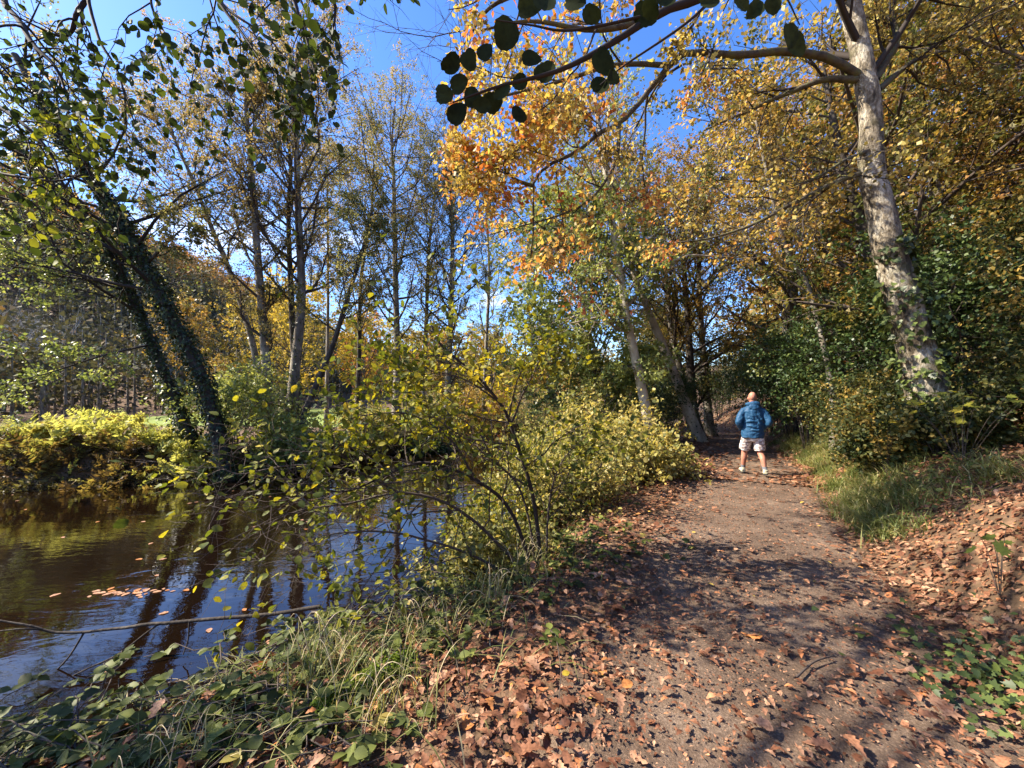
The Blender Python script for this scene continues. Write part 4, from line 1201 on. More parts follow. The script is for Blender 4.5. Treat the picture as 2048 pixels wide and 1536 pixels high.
# ---- bracken on the far bank
def bracken():
    rng = rng_of(900)
    spots = [(-15.6, 11.9, 'golden bracken clump at the far left of the far bank'), (-14.2, 12.2, 'sunlit bracken clump second from the left edge on the far bank'),
             (-12.9, 12.6, 'tall pale bracken clump on the crest of the far bank'), (-11.6, 12.6, 'yellow green bracken clump beside the pale leafy bush'),
             (-13.6, 11.3, 'brown bracken hanging towards the water'), (-11.8, 11.6, 'dark bracken clump near the waterline'),
             (-10.3, 12.3, 'bracken clump closest to the ivy clad trunks'), (-16.8, 13.0, 'bracken clump behind the far left one'), (-14.8, 13.8, 'bracken clump along the back of the far bank')]
    for j, (x, y, lab) in enumerate(spots):
        z = hz(x, y)
        root = thing('bracken_clump', lab, 'bracken', (x, y, z), 'bracken on the far bank')
        n = 80
        bx = x + rng.normal(0, 0.6, n); by = y + rng.normal(0, 0.45, n); bz = height(bx, by)
        a = rng.uniform(0, 6.28, n); L = rng.uniform(0.5, 1.5, n) * (0.75 if j in (4, 5) else rng.uniform(0.7, 1.25))
        K = 10
        t = np.linspace(0, 1, K)[None]
        out = L[:, None] * rng.uniform(0.25, 0.7, (n, 1)) * t ** 1.5
        zz = L[:, None] * (1.0 * t - rng.uniform(0.15, 0.5, (n, 1)) * t ** 2.6)
        paths = np.stack([bx[:, None] + np.cos(a)[:, None] * out, by[:, None] + np.sin(a)[:, None] * out, bz[:, None] + zz], -1)
        g = Geo()
        tubes(g, paths[:, ::3], np.tile(np.linspace(0.007, 0.002, 4), (n, 1)), 3, 0.2)
        m = 16
        idx = np.repeat(np.arange(n), m * 2)
        tt = np.tile(np.repeat(np.linspace(0.3, 1, m), 2), n)
        sgn = np.tile(np.array([1, -1]), n * m)
        pos, tan, _ = interp(paths, np.ones((n, K)), idx, tt)
        ax = norm(rng.normal(0, 0.6, (n, 3)) + np.array([0, 0, 1.0]))[idx]
        side = norm(np.cross(tan, ax)) * sgn[:, None]
        d = norm(side + tan * 0.5 + rng.normal(0, 0.3, side.shape) + np.array([0, 0, -0.25]))
        sz = (0.26 * (1.1 - tt) + 0.04) * L[idx]
        nn = norm(np.cross(tan, side) * sgn[:, None] + rng.normal(0, 0.5, side.shape))
        tn = np.clip(rng.normal([0.7, 0.85, 0.9, 0.8, 0.6, 0.5, 0.8, 0.7, 0.85][j], 0.24, n)[idx] + rng.normal(0, 0.1, len(idx)) - (0.35 if j in (4, 5) else 0), 0.02, 0.98)
        M = orient(d, nn)
        M[:, :, 1] *= 0.55
        add_leaves(g, 'diamond', pos, M, sz, tn)
        g.build('fronds', M_BRACKEN, root, kind='stuff')
bracken()

def far_bank_growth():
    rng = rng_of(905)
    L = np.array(FAR[::-1], float)[1:8]
    seg = np.linalg.norm(np.diff(L, axis=0), axis=1); cum = np.concatenate([[0], np.cumsum(seg)])
    n = 9000
    u = rng.uniform(8, cum[-1], n)
    x = np.interp(u, cum, L[:, 0]); y = np.interp(u, cum, L[:, 1])
    off = rng.uniform(-0.25, 1.5, n)
    x = x - off * 0.25 + rng.normal(0, 0.1, n); y = y + off
    z = np.maximum(height(x, y, False), ZW + 0.05)
    p3 = np.column_stack([x, y, 0 * x])
    hgt = np.clip(0.35 + 0.4 * wav(p3, 0.8, 0), 0.08, 0.9)
    K = 4
    a = rng.normal(-1.7, 1.0, n); Ls = hgt * rng.uniform(0.4, 1.2, n)
    t = np.linspace(0, 1, K)[None]
    paths = np.stack([x[:, None] + np.cos(a)[:, None] * Ls[:, None] * 0.7 * t ** 1.5, y[:, None] + np.sin(a)[:, None] * Ls[:, None] * 0.7 * t ** 1.5, z[:, None] + Ls[:, None] * (t - 0.55 * t ** 2.5)], -1)
    paths[..., 2] = np.maximum(paths[..., 2], ZW + 0.02)
    g = Geo()
    ribbons(g, paths[:3000], np.tile(np.array([0.016, 0.016, 0.012, 0.003]), (3000, 1)), np.clip(rng.normal(0.4, 0.25, 3000), 0, 1))
    pos, M, sz, idx = leaves_on(rng, paths, 4, 0.085, t0=0.2, upn=0.4, spread=0.06)
    pos[:, 2] = np.maximum(pos[:, 2], ZW + 0.02)
    add_leaves(g, 'tri', pos, M, sz, np.clip(0.35 + 0.25 * wav(pos, 0.7, 1) + rng.normal(0, 0.15, len(pos)), 0.02, 0.98))
    o = g.build('bank_undergrowth', M_UNDER, None)
    tag(o, 'dark tangled undergrowth hanging over the waterline of the far bank', 'undergrowth', kind='stuff')
M_UNDER = leaf_mat('undergrowth_leaf', [(0, (0.03, 0.025, 0.012)), (0.35, (0.07, 0.055, 0.022)), (0.7, (0.13, 0.13, 0.04)), (1, (0.26, 0.26, 0.08))], 0.35, 0.55, 0.2)
far_bank_growth()

# ---- near bank: hazel bush over the water
def near_bush():
    D = 3.9
    base = np.array([0.28, 3.95, hz(0.28, 3.95) - 0.08])
    root = thing('hazel_bush', 'green and yellow leaved bush leaning out over the river beside the path', 'bush', base)
    rng = rng_of(910)
    stems = [
        ([base, P(1070, 1010, 3.9), P(1035, 890, 3.85), P(1005, 815, 3.8), P(955, 755, 3.75), P(880, 690, 3.7), P(860, 640, 3.7)], 0.024, 0.006),
        ([P(1020, 850, 3.83), P(1050, 780, 3.8), P(1085, 710, 3.75), P(1110, 690, 3.7)], 0.012, 0.004),
        ([P(1000, 805, 3.8), P(930, 760, 3.7), P(840, 740, 3.6), P(770, 745, 3.5)], 0.010, 0.003),
        ([base + np.array([-0.05, 0.02, 0]), P(1020, 1020, 3.85), P(950, 960, 3.7), P(850, 925, 3.6), P(760, 955, 3.5), P(690, 985, 3.4), P(620, 975, 3.35)], 0.022, 0.005),
        ([P(950, 960, 3.7), P(900, 880, 3.6), P(820, 830, 3.5), P(730, 830, 3.45), P(680, 845, 3.4)], 0.012, 0.004),
        ([base + np.array([-0.1, -0.05, 0]), P(990, 1080, 3.7), P(900, 1010, 3.5), P(800, 985, 3.4), P(690, 1010, 3.3), P(600, 1020, 3.25), P(530, 1050, 3.2)], 0.018, 0.004),
        ([P(800, 985, 3.4), P(700, 940, 3.3), P(580, 930, 3.2), P(480, 945, 3.15), P(420, 920, 3.1)], 0.009, 0.003),
        ([base + np.array([0.05, 0.05, 0]), P(1100, 1000, 4.0), P(1120, 930, 4.0), P(1160, 880, 4.05)], 0.014, 0.004),
        ([base + np.array([-0.1, -0.12, 0]), P(960, 1120, 3.5), P(860, 1080, 3.3), P(760, 1060, 3.1), P(650, 1070, 3.0), P(560, 1110, 2.95)], 0.014, 0.003),
        ([base + np.array([-0.02, 0.1, 0]), P(1040, 980, 4.1), P(960, 900, 4.2), P(900, 850, 4.3), P(820, 790, 4.4)], 0.014, 0.004),
    ]
    lp, lr = [], []
    for pts, a, b in stems:
        k = resample(pts, 22)
        k += np.column_stack([wav(k, 7, 0), wav(k, 7, 1), wav(k, 7, 2)]) * 0.012
        g = Geo(); tubes(g, k[None], np.linspace(a, b, 22)[None], 7)
        g.build('stem', M_TWIGDARK if a > 0.02 else M_TWIG, root, sm=True)
        lp.append(resample(k, 10)); lr.append(np.linspace(a, b, 10))
    lp, lr = np.array(lp), np.array(lr)
    b1, r1 = grow(rng, lp, lr, 20, 0.2, 1.0, lambda t, pl: 0.30 * pl + 0.12, 0.9, 7, 0.03, 0.2, 0.55, rmin=0.003)
    b2, r2 = grow(rng, b1, r1, 5, 0.2, 1.0, lambda t, pl: 0.5 * pl, 0.8, 5, 0.02, 0.2, 0.6, rmin=0.002)
    g = Geo(); tubes(g, b1, r1, 5); tubes(g, b2, r2, 4)
    g.build('twigs', M_TWIG, root, kind='stuff')
    tw = np.concatenate([b1[:, ::2][:, :4], b2[:, [0, 1, 3, 4]]])
    pos, M, sz, idx = leaves_on(rng, tw, 5, 0.057, t0=0.1, hang=0.15, upn=0.9, spread=0.02)
    kk = rng.uniform(0, 1, len(pos)) < np.where(pix(pos)[0] < 620, 0.26, 0.92)
    pos, M, sz = pos[kk], M[kk], sz[kk]
    x, y = pix(pos)
    tn = np.clip(0.5 + 0.32 * np.exp(-(((x - 970) / 130) ** 2 + ((y - 760) / 90) ** 2)) + rng.normal(0, 0.16, len(pos)), 0.02, 0.98)
    m = pick_largest(pos, sz, 300, 9)
    leaf_objects('leaf', 'hazel', pos[m], M[m], sz[m], tn[m], M_HAZEL, root)
    g = Geo(); add_leaves(g, 'oval', pos[~m], M[~m], sz[~m], tn[~m])
    g.build('crown', M_HAZEL, root, kind='stuff')
near_bush()

# ---- alder on the near bank whose branches hang into the picture
def overhang():
    rng = rng_of(920)
    b = np.array([-6.3, 2.6, 0.0]); b = np.array([-6.1, 0.45, hz(-6.1, 0.45) - 0.2])
    root = thing('alder_tree', 'overhanging alder with round dark leaves on branches at the top left corner', 'tree', b)
    tr = [b, b + np.array([0.3, 0.2, 2.5]), b + np.array([0.7, 0.5, 5.0]), b + np.array([1.2, 0.9, 7.5])]
    g = Geo(); c, r = trunk_mesh(g, tr, 0.2, 0.08, 40, 14, seed=3)
    g.build('trunk', M_BARKDARK, root, sm=True)
    limbs = [
        ([tr[1], P(-150, -120, 3.4), P(20, 20, 3.3), P(70, 90, 3.2), P(115, 140, 3.15), P(140, 210, 3.1)], 0.035, 0.005),
        ([tr[2], P(20, -350, 3.4), P(170, -60, 3.2), P(150, 30, 3.1), P(120, 70, 3.1), P(20, 30, 3.0)], 0.035, 0.005),
        ([P(170, -60, 3.2), P(190, 60, 3.0), P(230, 130, 2.95), P(255, 200, 2.9), P(270, 250, 2.9)], 0.014, 0.003),
        ([tr[2], P(150, -420, 3.5), P(330, -130, 3.1), P(420, -20, 2.9), P(480, 60, 2.85), P(520, 120, 2.8)], 0.03, 0.004),
        ([tr[2], P(250, -480, 3.4), P(480, -180, 3.0), P(570, -40, 2.8), P(610, 60, 2.75), P(640, 170, 2.7)], 0.03, 0.004),
        ([tr[3], P(400, -560, 3.2), P(600, -240, 2.8), P(655, -60, 2.6), P(670, 30, 2.6), P(665, 90, 2.6)], 0.026, 0.003),
        ([P(330, -130, 3.1), P(300, -20, 3.0), P(320, 60, 2.95), P(350, 110, 2.9)], 0.014, 0.003),
        ([tr[1], P(-220, 100, 3.4), P(-40, 190, 3.2), P(60, 260, 3.1), P(110, 320, 3.05), P(130, 380, 3.0)], 0.028, 0.004),
        ([tr[1], P(-260, 300, 3.3), P(-80, 330, 3.2), P(20, 350, 3.1), P(120, 360, 3.0), P(170, 350, 3.0)], 0.022, 0.004),
        ([P(480, -180, 3.0), P(640, -120, 2.7), P(720, -50, 2.5), P(760, -15, 2.45)], 0.012, 0.003),
        ([P(640, -160, 2.7), P(760, -140, 2.4), P(820, -60, 2.3), P(832, -10, 2.3)], 0.010, 0.003),
        ([P(-150, -120, 3.4), P(-60, 60, 3.2), P(10, 140, 3.1), P(40, 200, 3.1)], 0.016, 0.003),
        ([P(420, -20, 2.9), P(470, 30, 2.8), P(540, 80, 2.75), P(590, 150, 2.7)], 0.012, 0.003),
    ]
    lp, lr = [], []
    for pts, a, e in limbs:
        k = resample(pts, 24); k += np.column_stack([wav(k, 6, 0), wav(k, 6, 1), wav(k, 6, 2)]) * 0.02
        g = Geo(); tubes(g, k[None], np.linspace(a, e, 24)[None], 7); g.build('limb', M_TWIGDARK, root, sm=True)
        lp.append(resample(k, 10)); lr.append(np.linspace(a, e, 10))
    lp, lr = np.array(lp), np.array(lr)
    b1, r1 = grow(rng, lp, lr, 11, 0.42, 1.0, lambda t, pl: 0.62 + 0 * t, 0.75, 7, -0.12, 0.17, 0.55, rmin=0.0025)
    ux, uy = pix(b1[:, -1]); ok = ~((ux > 690) & (uy > 45)); b1, r1 = b1[ok], r1[ok]
    b2, r2 = grow(rng, b1, r1, 4, 0.2, 1.0, lambda t, pl: 0.42 * pl, 0.7, 5, -0.08, 0.2, 0.6, rmin=0.0018)
    ux, uy = pix(b2[:, -1]); ok = ~((ux > 690) & (uy > 28)); b2, r2 = b2[ok], r2[ok]
    g = Geo(); tubes(g, b1, r1, 4); tubes(g, b2, r2, 3)
    g.build('twigs', M_TWIGDARK, root, kind='stuff')
    c1, q1 = grow(rng, c, r, 18, 0.1, 0.5, lambda t, pl: 2.4 - 1.0 * t, 1.2, 7, 0.0, 0.16, 0.4, rmin=0.01, bias=(0.1, 0.75, 0))  # lower boughs outside the view, added to cast shade on the near bank
    c2, q2 = grow(rng, c1, q1, 8, 0.15, 1.0, lambda t, pl: 0.5 * pl, 0.8, 5, -0.02, 0.2, 0.5, rmin=0.004)
    g = Geo(); tubes(g, c1, q1, 4); tubes(g, c2[:, [0, 2, 4]], q2[:, [0, 2, 4]], 3); g.build('twigs', M_TWIGDARK, root, kind='stuff')
    p_, M_, s_, i_ = leaves_on(rng, c2, 40, 0.085, t0=0.05, spread=0.09)
    g = Geo(); add_leaves(g, 'diamond', p_, M_, s_, np.clip(rng.normal(0.35, 0.15, len(p_)), 0, 1)); g.build('crown', M_ALDERNEAR, root, kind='stuff')  # unseen leaf mass on those boughs, put in for its shade
    tw = np.concatenate([b1[:, [1, 3, 5, 6]], b2[:, [0, 1, 3, 4]]])
    pos, M, sz, idx = leaves_on(rng, tw, 3, 0.056, t0=0.15, hang=0.55, upn=0.25, spread=0.012, sv=0.25)
    x, y = pix(pos)
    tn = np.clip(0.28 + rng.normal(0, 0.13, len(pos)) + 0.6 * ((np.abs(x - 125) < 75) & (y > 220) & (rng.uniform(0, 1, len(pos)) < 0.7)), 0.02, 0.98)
    gap = (x > 690) & (y > 40)
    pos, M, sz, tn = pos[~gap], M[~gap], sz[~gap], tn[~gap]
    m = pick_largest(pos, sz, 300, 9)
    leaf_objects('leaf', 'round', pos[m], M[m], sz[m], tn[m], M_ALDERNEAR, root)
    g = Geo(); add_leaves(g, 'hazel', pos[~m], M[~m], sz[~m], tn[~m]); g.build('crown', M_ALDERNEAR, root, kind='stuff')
overhang()

def close_branch():
    """branch of a tree behind the viewer, hanging in close overhead"""
    rng = rng_of(930)
    b = np.array([-1.3, -1.6, hz(-1.3, -1.6) - 0.2])
    root = thing('alder_tree', 'alder whose close branch of big dark round leaves hangs in at the top centre', 'tree', b)
    tr = [b, b + np.array([0.2, 0.1, 2.0]), b + np.array([0.5, 0.3, 4.0]), b + np.array([0.7, 0.6, 6.0])]
    g = Geo(); trunk_mesh(g, tr, 0.16, 0.06, 30, 12, seed=5); g.build('trunk', M_BARKDARK, root, sm=True)
    limbs = [
        ([tr[2], np.array([0.4, -0.5, 4.1]), P(1750, -420, 1.25), P(1480, -60, 1.25), P(1320, 25, 1.22), P(1225, 85, 1.2), P(1120, 140, 1.18), P(1000, 172, 1.15), P(905, 205, 1.12)], 0.022, 0.002),
        ([P(1320, 25, 1.22), P(1150, 60, 1.15), P(1060, 50, 1.12), P(990, 40, 1.1)], 0.005, 0.0015),
        ([P(1480, -60, 1.25), P(1380, 40, 1.25), P(1250, 130, 1.22), P(1200, 170, 1.2)], 0.006, 0.0015),
        ([P(1480, -60, 1.25), P(1560, -20, 1.25), P(1600, 50, 1.25)], 0.005, 0.0015),
    ]
    for pts, a, e in limbs:
        k = resample(pts, 30)
        g = Geo(); tubes(g, k[None], np.linspace(a, e, 30)[None], 7); g.build('limb', M_TWIGDARK, root, sm=True)
    # (px, py, width px, angle of the leaf axis in the picture)
    LV = [(1012, 68, 60, 80), (970, 105, 40, 80), (938, 120, 44, 60), (902, 128, 50, 40), (918, 170, 44, 20), (888, 190, 46, 30), (945, 196, 48, 75), (914, 228, 52, 70), (985, 205, 44, 30),
          (1005, 185, 40, 50), (1037, 230, 36, 85), (965, 212, 42, 10), (1040, 165, 40, 40), (1062, 118, 40, 25), (1090, 145, 46, 55), (1205, 125, 52, 60), (1200, 172, 46, 55), (1225, 155, 40, 65), (1182, 30, 46, 35),
          (1060, 10, 60, 10), (1090, 5, 50, 70), (1290, 30, 50, 30), (1300, 15, 44, 60), (1480, 5, 50, 40), (1545, 10, 40, 80), (1580, 70, 50, 70), (1592, 90, 46, 30), (1150, 5, 46, 20), (1330, -5, 50, 50), (1510, 20, 46, 60), (1420, 0, 44, 20)]
    pos, ds, ns, sz = [], [], [], []
    for (x, y, w, a) in LV:
        d = 1.16 + rng.uniform(-0.06, 0.06)
        c = P(x, y, d)
        s = w * rng.uniform(0.82, 1.0) / FPX * d
        ang = R(a) * (1 if rng.uniform() < 0.8 else -1)
        dv = np.array([-math.cos(ang), rng.uniform(-0.3, 0.3), -math.sin(ang)])
        n_ = norm(np.array([rng.uniform(-0.35, 0.35), -1.0, rng.uniform(-0.5, 0.1)]))
        dv = norm(dv)
        pos.append(c - dv * s * 0.5); ds.append(dv); ns.append(n_); sz.append(s)
    pos, ds, ns, sz = map(np.array, (pos, ds, ns, sz))
    Mx = orient(ds, ns)
    for i in range(len(pos)):
        leaf_objects('leaf', f'broad{i % 6}', pos[i:i + 1], Mx[i:i + 1], sz[i:i + 1], rng.uniform(0.1, 0.9, 1), M_BIGLEAF, root)
close_branch()
print('t near', time.time() - T_START)

# ---- brambles, grasses and sticks on the near bank
def bank_plants():
    rng = rng_of(940)
    n_st = 150
    # bramble thicket in two plants
    plants = [
        ('bramble', 'bramble tangle on the bank in the bottom left corner', [(-2.2, 2.0), (-1.5, 1.7), (-1.9, 1.9), (-1.1, 1.6), (-1.5, 2.3)], 0.48, 300),
        ('bramble', 'low bramble spreading by the waterline at the left edge of the view', [(-2.8, 1.9), (-2.5, 1.5), (-2.0, 1.3), (-2.4, 2.2)], 0.5, 200),
        ('bramble', 'bramble with green and yellowed leaves above the water, below the hazel bush', [(-1.1, 3.3), (-0.7, 3.1), (-0.3, 3.7), (-0.1, 3.3), (-1.4, 2.9)], 0.55, 300),
        ('bramble', 'bramble sprawling at the foot of the hazel bush', [(0.2, 4.0), (0.0, 4.6), (0.6, 4.4), (0.4, 5.2), (0.9, 5.4)], 0.55, 200),
    ]
    for j, (nm, lab, cs, mean, lim) in enumerate(plants):
        c0 = cs[0]
        root = thing(nm, lab, 'bramble', (c0[0], c0[1], hz(*c0)), 'brambles on the near bank')
        n = 90
        cc = np.array(cs)[rng.integers(0, len(cs), n)] + rng.normal(0, 0.28, (n, 2))
        z = height(cc[:, 0], cc[:, 1])
        a = rng.uniform(0, 6.28, n); L = rng.uniform(0.4, 1.0, n)
        K = 8; t = np.linspace(0, 1, K)[None]
        out = L[:, None] * t; zz = L[:, None] * (0.5 * t - 0.5 * t ** 2)
        paths = np.stack([cc[:, 0:1] + np.cos(a)[:, None] * out, cc[:, 1:2] + np.sin(a)[:, None] * out, z[:, None] + zz], -1)
        paths += rng.normal(0, 0.015, paths.shape)
        hh = height(paths[..., 0].ravel(), paths[..., 1].ravel()).reshape(n, K)
        paths[..., 2] = np.maximum(paths[..., 2], hh + 0.02)
        paths[..., 2] = np.maximum(paths[..., 2], ZW + 0.03)
        g = Geo(); tubes(g, paths, np.tile(np.linspace(0.005, 0.002, K), (n, 1)), 4); g.build('canes', M_TWIG, root, kind='stuff')
        m = 5
        idx = np.repeat(np.arange(n), m)
        tt = rng.uniform(0.15, 1, n * m)
        pos, tan, _ = interp(paths, np.ones((n, K)), idx, tt)
        pos = pos + rng.normal(0, 0.02, pos.shape)
        ax = rng.uniform(0, 6.28, n * m)
        P_, D_, N_, S_, T_ = [], [], [], [], []
        tn0 = np.clip(mean + rng.normal(0, 0.2, n * m), 0.02, 0.98)
        for q in (-1, 0, 1):                       # three leaflets
            an = ax + q * 1.15
            d = np.column_stack([np.cos(an), np.sin(an), rng.normal(-0.1, 0.25, n * m)])
            P_.append(pos + np.column_stack([np.cos(ax), np.sin(ax), 0 * ax + 0.3]) * 0.02); D_.append(d)
            N_.append(norm(rng.normal(0, 0.35, (n * m, 3)) + np.array([0, -0.15, 1.0])))
            S_.append((0.07 if q == 0 else 0.058) * rng.uniform(0.7, 1.25, n * m)); T_.append(tn0)
        p_, d_, n_, s_, t_ = map(np.concatenate, (P_, D_, N_, S_, T_))
        M = orient(d_, n_)
        mk = pick_largest(p_, s_, lim, 10)
        leaf_objects('leaf', 'hazel', p_[mk], M[mk], s_[mk], t_[mk], M_BRAMBLE, root)
        g = Geo(); add_leaves(g, 'oval', p_[~mk], M[~mk], s_[~mk], t_[~mk]); g.build('foliage', M_BRAMBLE, root, kind='stuff')
    # dry grass tufts with arching stalks
    tufts = [(-1.15, 2.35, 'dry grass tuft with arching straw stalks on the river bank', 240, 0.5), (-0.75, 2.0, 'grass tuft mixed with dead leaves at the lower edge of the bank', 160, 0.4), (-0.25, 3.1, 'thin grass tuft beside the leaf covered path edge', 120, 0.45), (-1.5, 1.75, 'grass tuft among brambles in the bottom left', 150, 0.34), (0.05, 3.75, 'long grass standing under the hazel bush', 130, 0.6), (-0.55, 2.7, 'pale grass tuft next to the mossy log', 110, 0.42)]
    for x, y, lab, n, L0 in tufts:
        z = hz(x, y)
        root = thing('grass_tuft', lab, 'grass', (x, y, z), 'grass tufts on the near bank')
        bx = x + rng.normal(0, 0.16, n); by = y + rng.normal(0, 0.14, n); bz = height(bx, by) - 0.02
        a = rng.uniform(0, 6.28, n); L = L0 * 0.8 * rng.uniform(0.4, 1.25, n); be = rng.uniform(0.3, 0.9, n)
        K = 7; t = np.linspace(0, 1, K)[None]
        out = L[:, None] * be[:, None] * t ** 1.8 * 0.8; zz = L[:, None] * (t - be[:, None] * 0.55 * t ** 2.6)
        paths = np.stack([bx[:, None] + np.cos(a)[:, None] * out, by[:, None] + np.sin(a)[:, None] * out, bz[:, None] + zz], -1)
        w = np.tile(0.0055 * np.array([1, 1, 0.95, 0.85, 0.7, 0.45, 0.08]), (n, 1))
        g = Geo(); ribbons(g, paths, w, np.clip(rng.normal(0.72, 0.22, n), 0, 1)); g.build('blades', M_GRASS, root, kind='stuff')
        ns = 7
        for i in range(ns):
            aa = rng.uniform(0, 6.28); l = L0 * rng.uniform(0.85, 1.3)
            t1 = np.linspace(0, 1, 12)
            pth = np.column_stack([x + rng.normal(0, 0.08) + np.cos(aa) * l * 0.45 * t1 ** 2, y + rng.normal(0, 0.08) + np.sin(aa) * l * 0.3 * t1 ** 2, z + l * (t1 - 0.42 * t1 ** 5)])
            g = Geo(); tubes(g, pth[None], np.linspace(0.0024, 0.0016, 12)[None], 4); g.build('stalk', M_STRAW, root)
    # dead grass and stems matted over the near bank
    n = 5200
    x = rng.uniform(-4.2, 0.9, n); y = rng.uniform(0.9, 5.6, n)
    k = (path_s(x, y) < -1.5 + 0.4 * rng.normal(size=n)) & (river_sd(x, y) > -0.1) & (wav(np.column_stack([x, y, 0 * x]), 1.5, 2) + rng.normal(0, 0.5, n) > -0.2)
    x, y = x[k], y[k]; n = len(x); z = height(x, y)
    a = rng.uniform(0, 6.28, n); L = rng.uniform(0.15, 0.5, n); K = 5; t = np.linspace(0, 1, K)[None]; be = rng.uniform(0.5, 1.1, n)
    paths = np.stack([x[:, None] + np.cos(a)[:, None] * L[:, None] * be[:, None] * t ** 1.3, y[:, None] + np.sin(a)[:, None] * L[:, None] * be[:, None] * t ** 1.3, z[:, None] + L[:, None] * (0.8 * t - 0.75 * be[:, None] * t ** 1.9)], -1)
    hh = height(paths[..., 0].ravel(), paths[..., 1].ravel(), False).reshape(n, K)
    paths[..., 2] = np.maximum(paths[..., 2], np.maximum(hh, ZW) + 0.01)
    g = Geo(); ribbons(g, paths, np.tile(0.006 * np.array([1, 1, 0.9, 0.6, 0.1]), (n, 1)), np.clip(rng.normal(0.68, 0.25, n), 0, 1))
    o = g.build('dead_grass', M_GRASS, None); tag(o, 'matted straw and green grass over the river bank beside the path', 'grass', kind='stuff')
    # fallen branch over the water
    b0 = P(560, 1222, 3.9)
    root = thing('fallen_branch', 'dark fallen branch reaching out over the river with forked twigs', 'branch', b0)
    for pts, a, e in [
        ([P(640, 1215, 4.0), P(530, 1230, 3.9), P(340, 1245, 3.8), P(240, 1258, 3.75), P(125, 1268, 3.7), P(60, 1252, 3.65), P(-20, 1236, 3.6)], 0.022, 0.008),
        ([P(100, 1262, 3.7), P(40, 1258, 3.6), P(-30, 1264, 3.55)], 0.009, 0.005),
        ([P(168, 1268, 3.72), P(130, 1325, 3.6), P(60, 1385, 3.5), P(-10, 1420, 3.4)], 0.009, 0.004),
        ([P(320, 1248, 3.8), P(235, 1310, 3.6), P(150, 1350, 3.5), P(60, 1400, 3.4), P(-10, 1440, 3.3)], 0.009, 0.003),
        ([P(378, 1244, 3.8), P(376, 1280, 3.75), P(367, 1310, 3.7)], 0.008, 0.005),
    ]:
        k = resample(pts, 30); k += np.column_stack([wav(k, 6, 0), wav(k, 6, 1), wav(k, 8, 2)]) * 0.012
        g = Geo(); tubes(g, k[None], np.linspace(a, e, 30)[None], 8); g.build('stick' if a < 0.02 else 'limb', M_BARKDARK, root, sm=True)
    # root-like twigs tangled at the waterline
    root = thing('twig_tangle', 'tangle of dead brown twigs along the waterline of the near bank', 'twigs', (-1.8, 3.0, hz(-1.8, 3.0)))
    n = 150
    u = rng.uniform(0, 1, n)
    ex = np.interp(u, np.linspace(0, 1, 4), [-3.0, -2.2, -0.8, 0.2]) + rng.normal(0.1, 0.22, n); ey = np.interp(u, np.linspace(0, 1, 4), [1.9, 2.9, 4.0, 5.4]) + rng.normal(-0.15, 0.25, n)
    ez = np.maximum(height(ex, ey), ZW) + 0.02
    a = rng.normal(0.6, 0.7, n); L = rng.uniform(0.3, 1.1, n); K = 7; t = np.linspace(-0.5, 0.5, K)[None]
    paths = np.stack([ex[:, None] + np.cos(a)[:, None] * L[:, None] * t, ey[:, None] + np.sin(a)[:, None] * L[:, None] * t, ez[:, None] + 0.09 * (1 - 4 * t ** 2) * rng.uniform(0, 1.5, (n, 1))], -1)
    paths += rng.normal(0, 0.015, paths.shape)
    hh = height(paths[..., 0].ravel(), paths[..., 1].ravel()).reshape(n, K)
    paths[..., 2] = np.maximum(paths[..., 2], np.maximum(hh, ZW) + 0.012)
    g = Geo(); tubes(g, paths, np.tile(np.linspace(0.006, 0.0025, K), (n, 1)) * rng.uniform(0.6, 1.4, (n, 1)), 4); g.build('twigs', M_TWIG, root, kind='stuff')
    # mossy log
    a, b = np.array([-1.02, 1.98, 0.0]), np.array([-0.62, 2.42, 0.0])
    a[2], b[2] = hz(a[0], a[1]) + 0.02, hz(b[0], b[1]) + 0.02
    root = thing('mossy_log', 'short rotten log covered in bright green moss at the path edge', 'log', a)
    g = Geo(); trunk_mesh(g, [a, (a + b) / 2 + np.array([0, 0, 0.02]), b], 0.055, 0.045, 24, 14, 0.0, 0.12, 2); g.build('wood', M_BARKDARK, root, sm=True)
    c = resample([a, (a + b) / 2 + np.array([0, 0, 0.02]), b], 24)[None]; r = np.full((1, 24), 0.052)
    g = Geo(); p_, M_, s_, t_ = ivy_on(g, rng, c, r, 2600, 0.018, 0, 1, 0.008, 0.5, (0, 0, 0.9)); add_leaves(g, 'diamond', p_, M_, s_, t_)
    g.build('moss', M_MOSS, root, kind='stuff')
bank_plants()

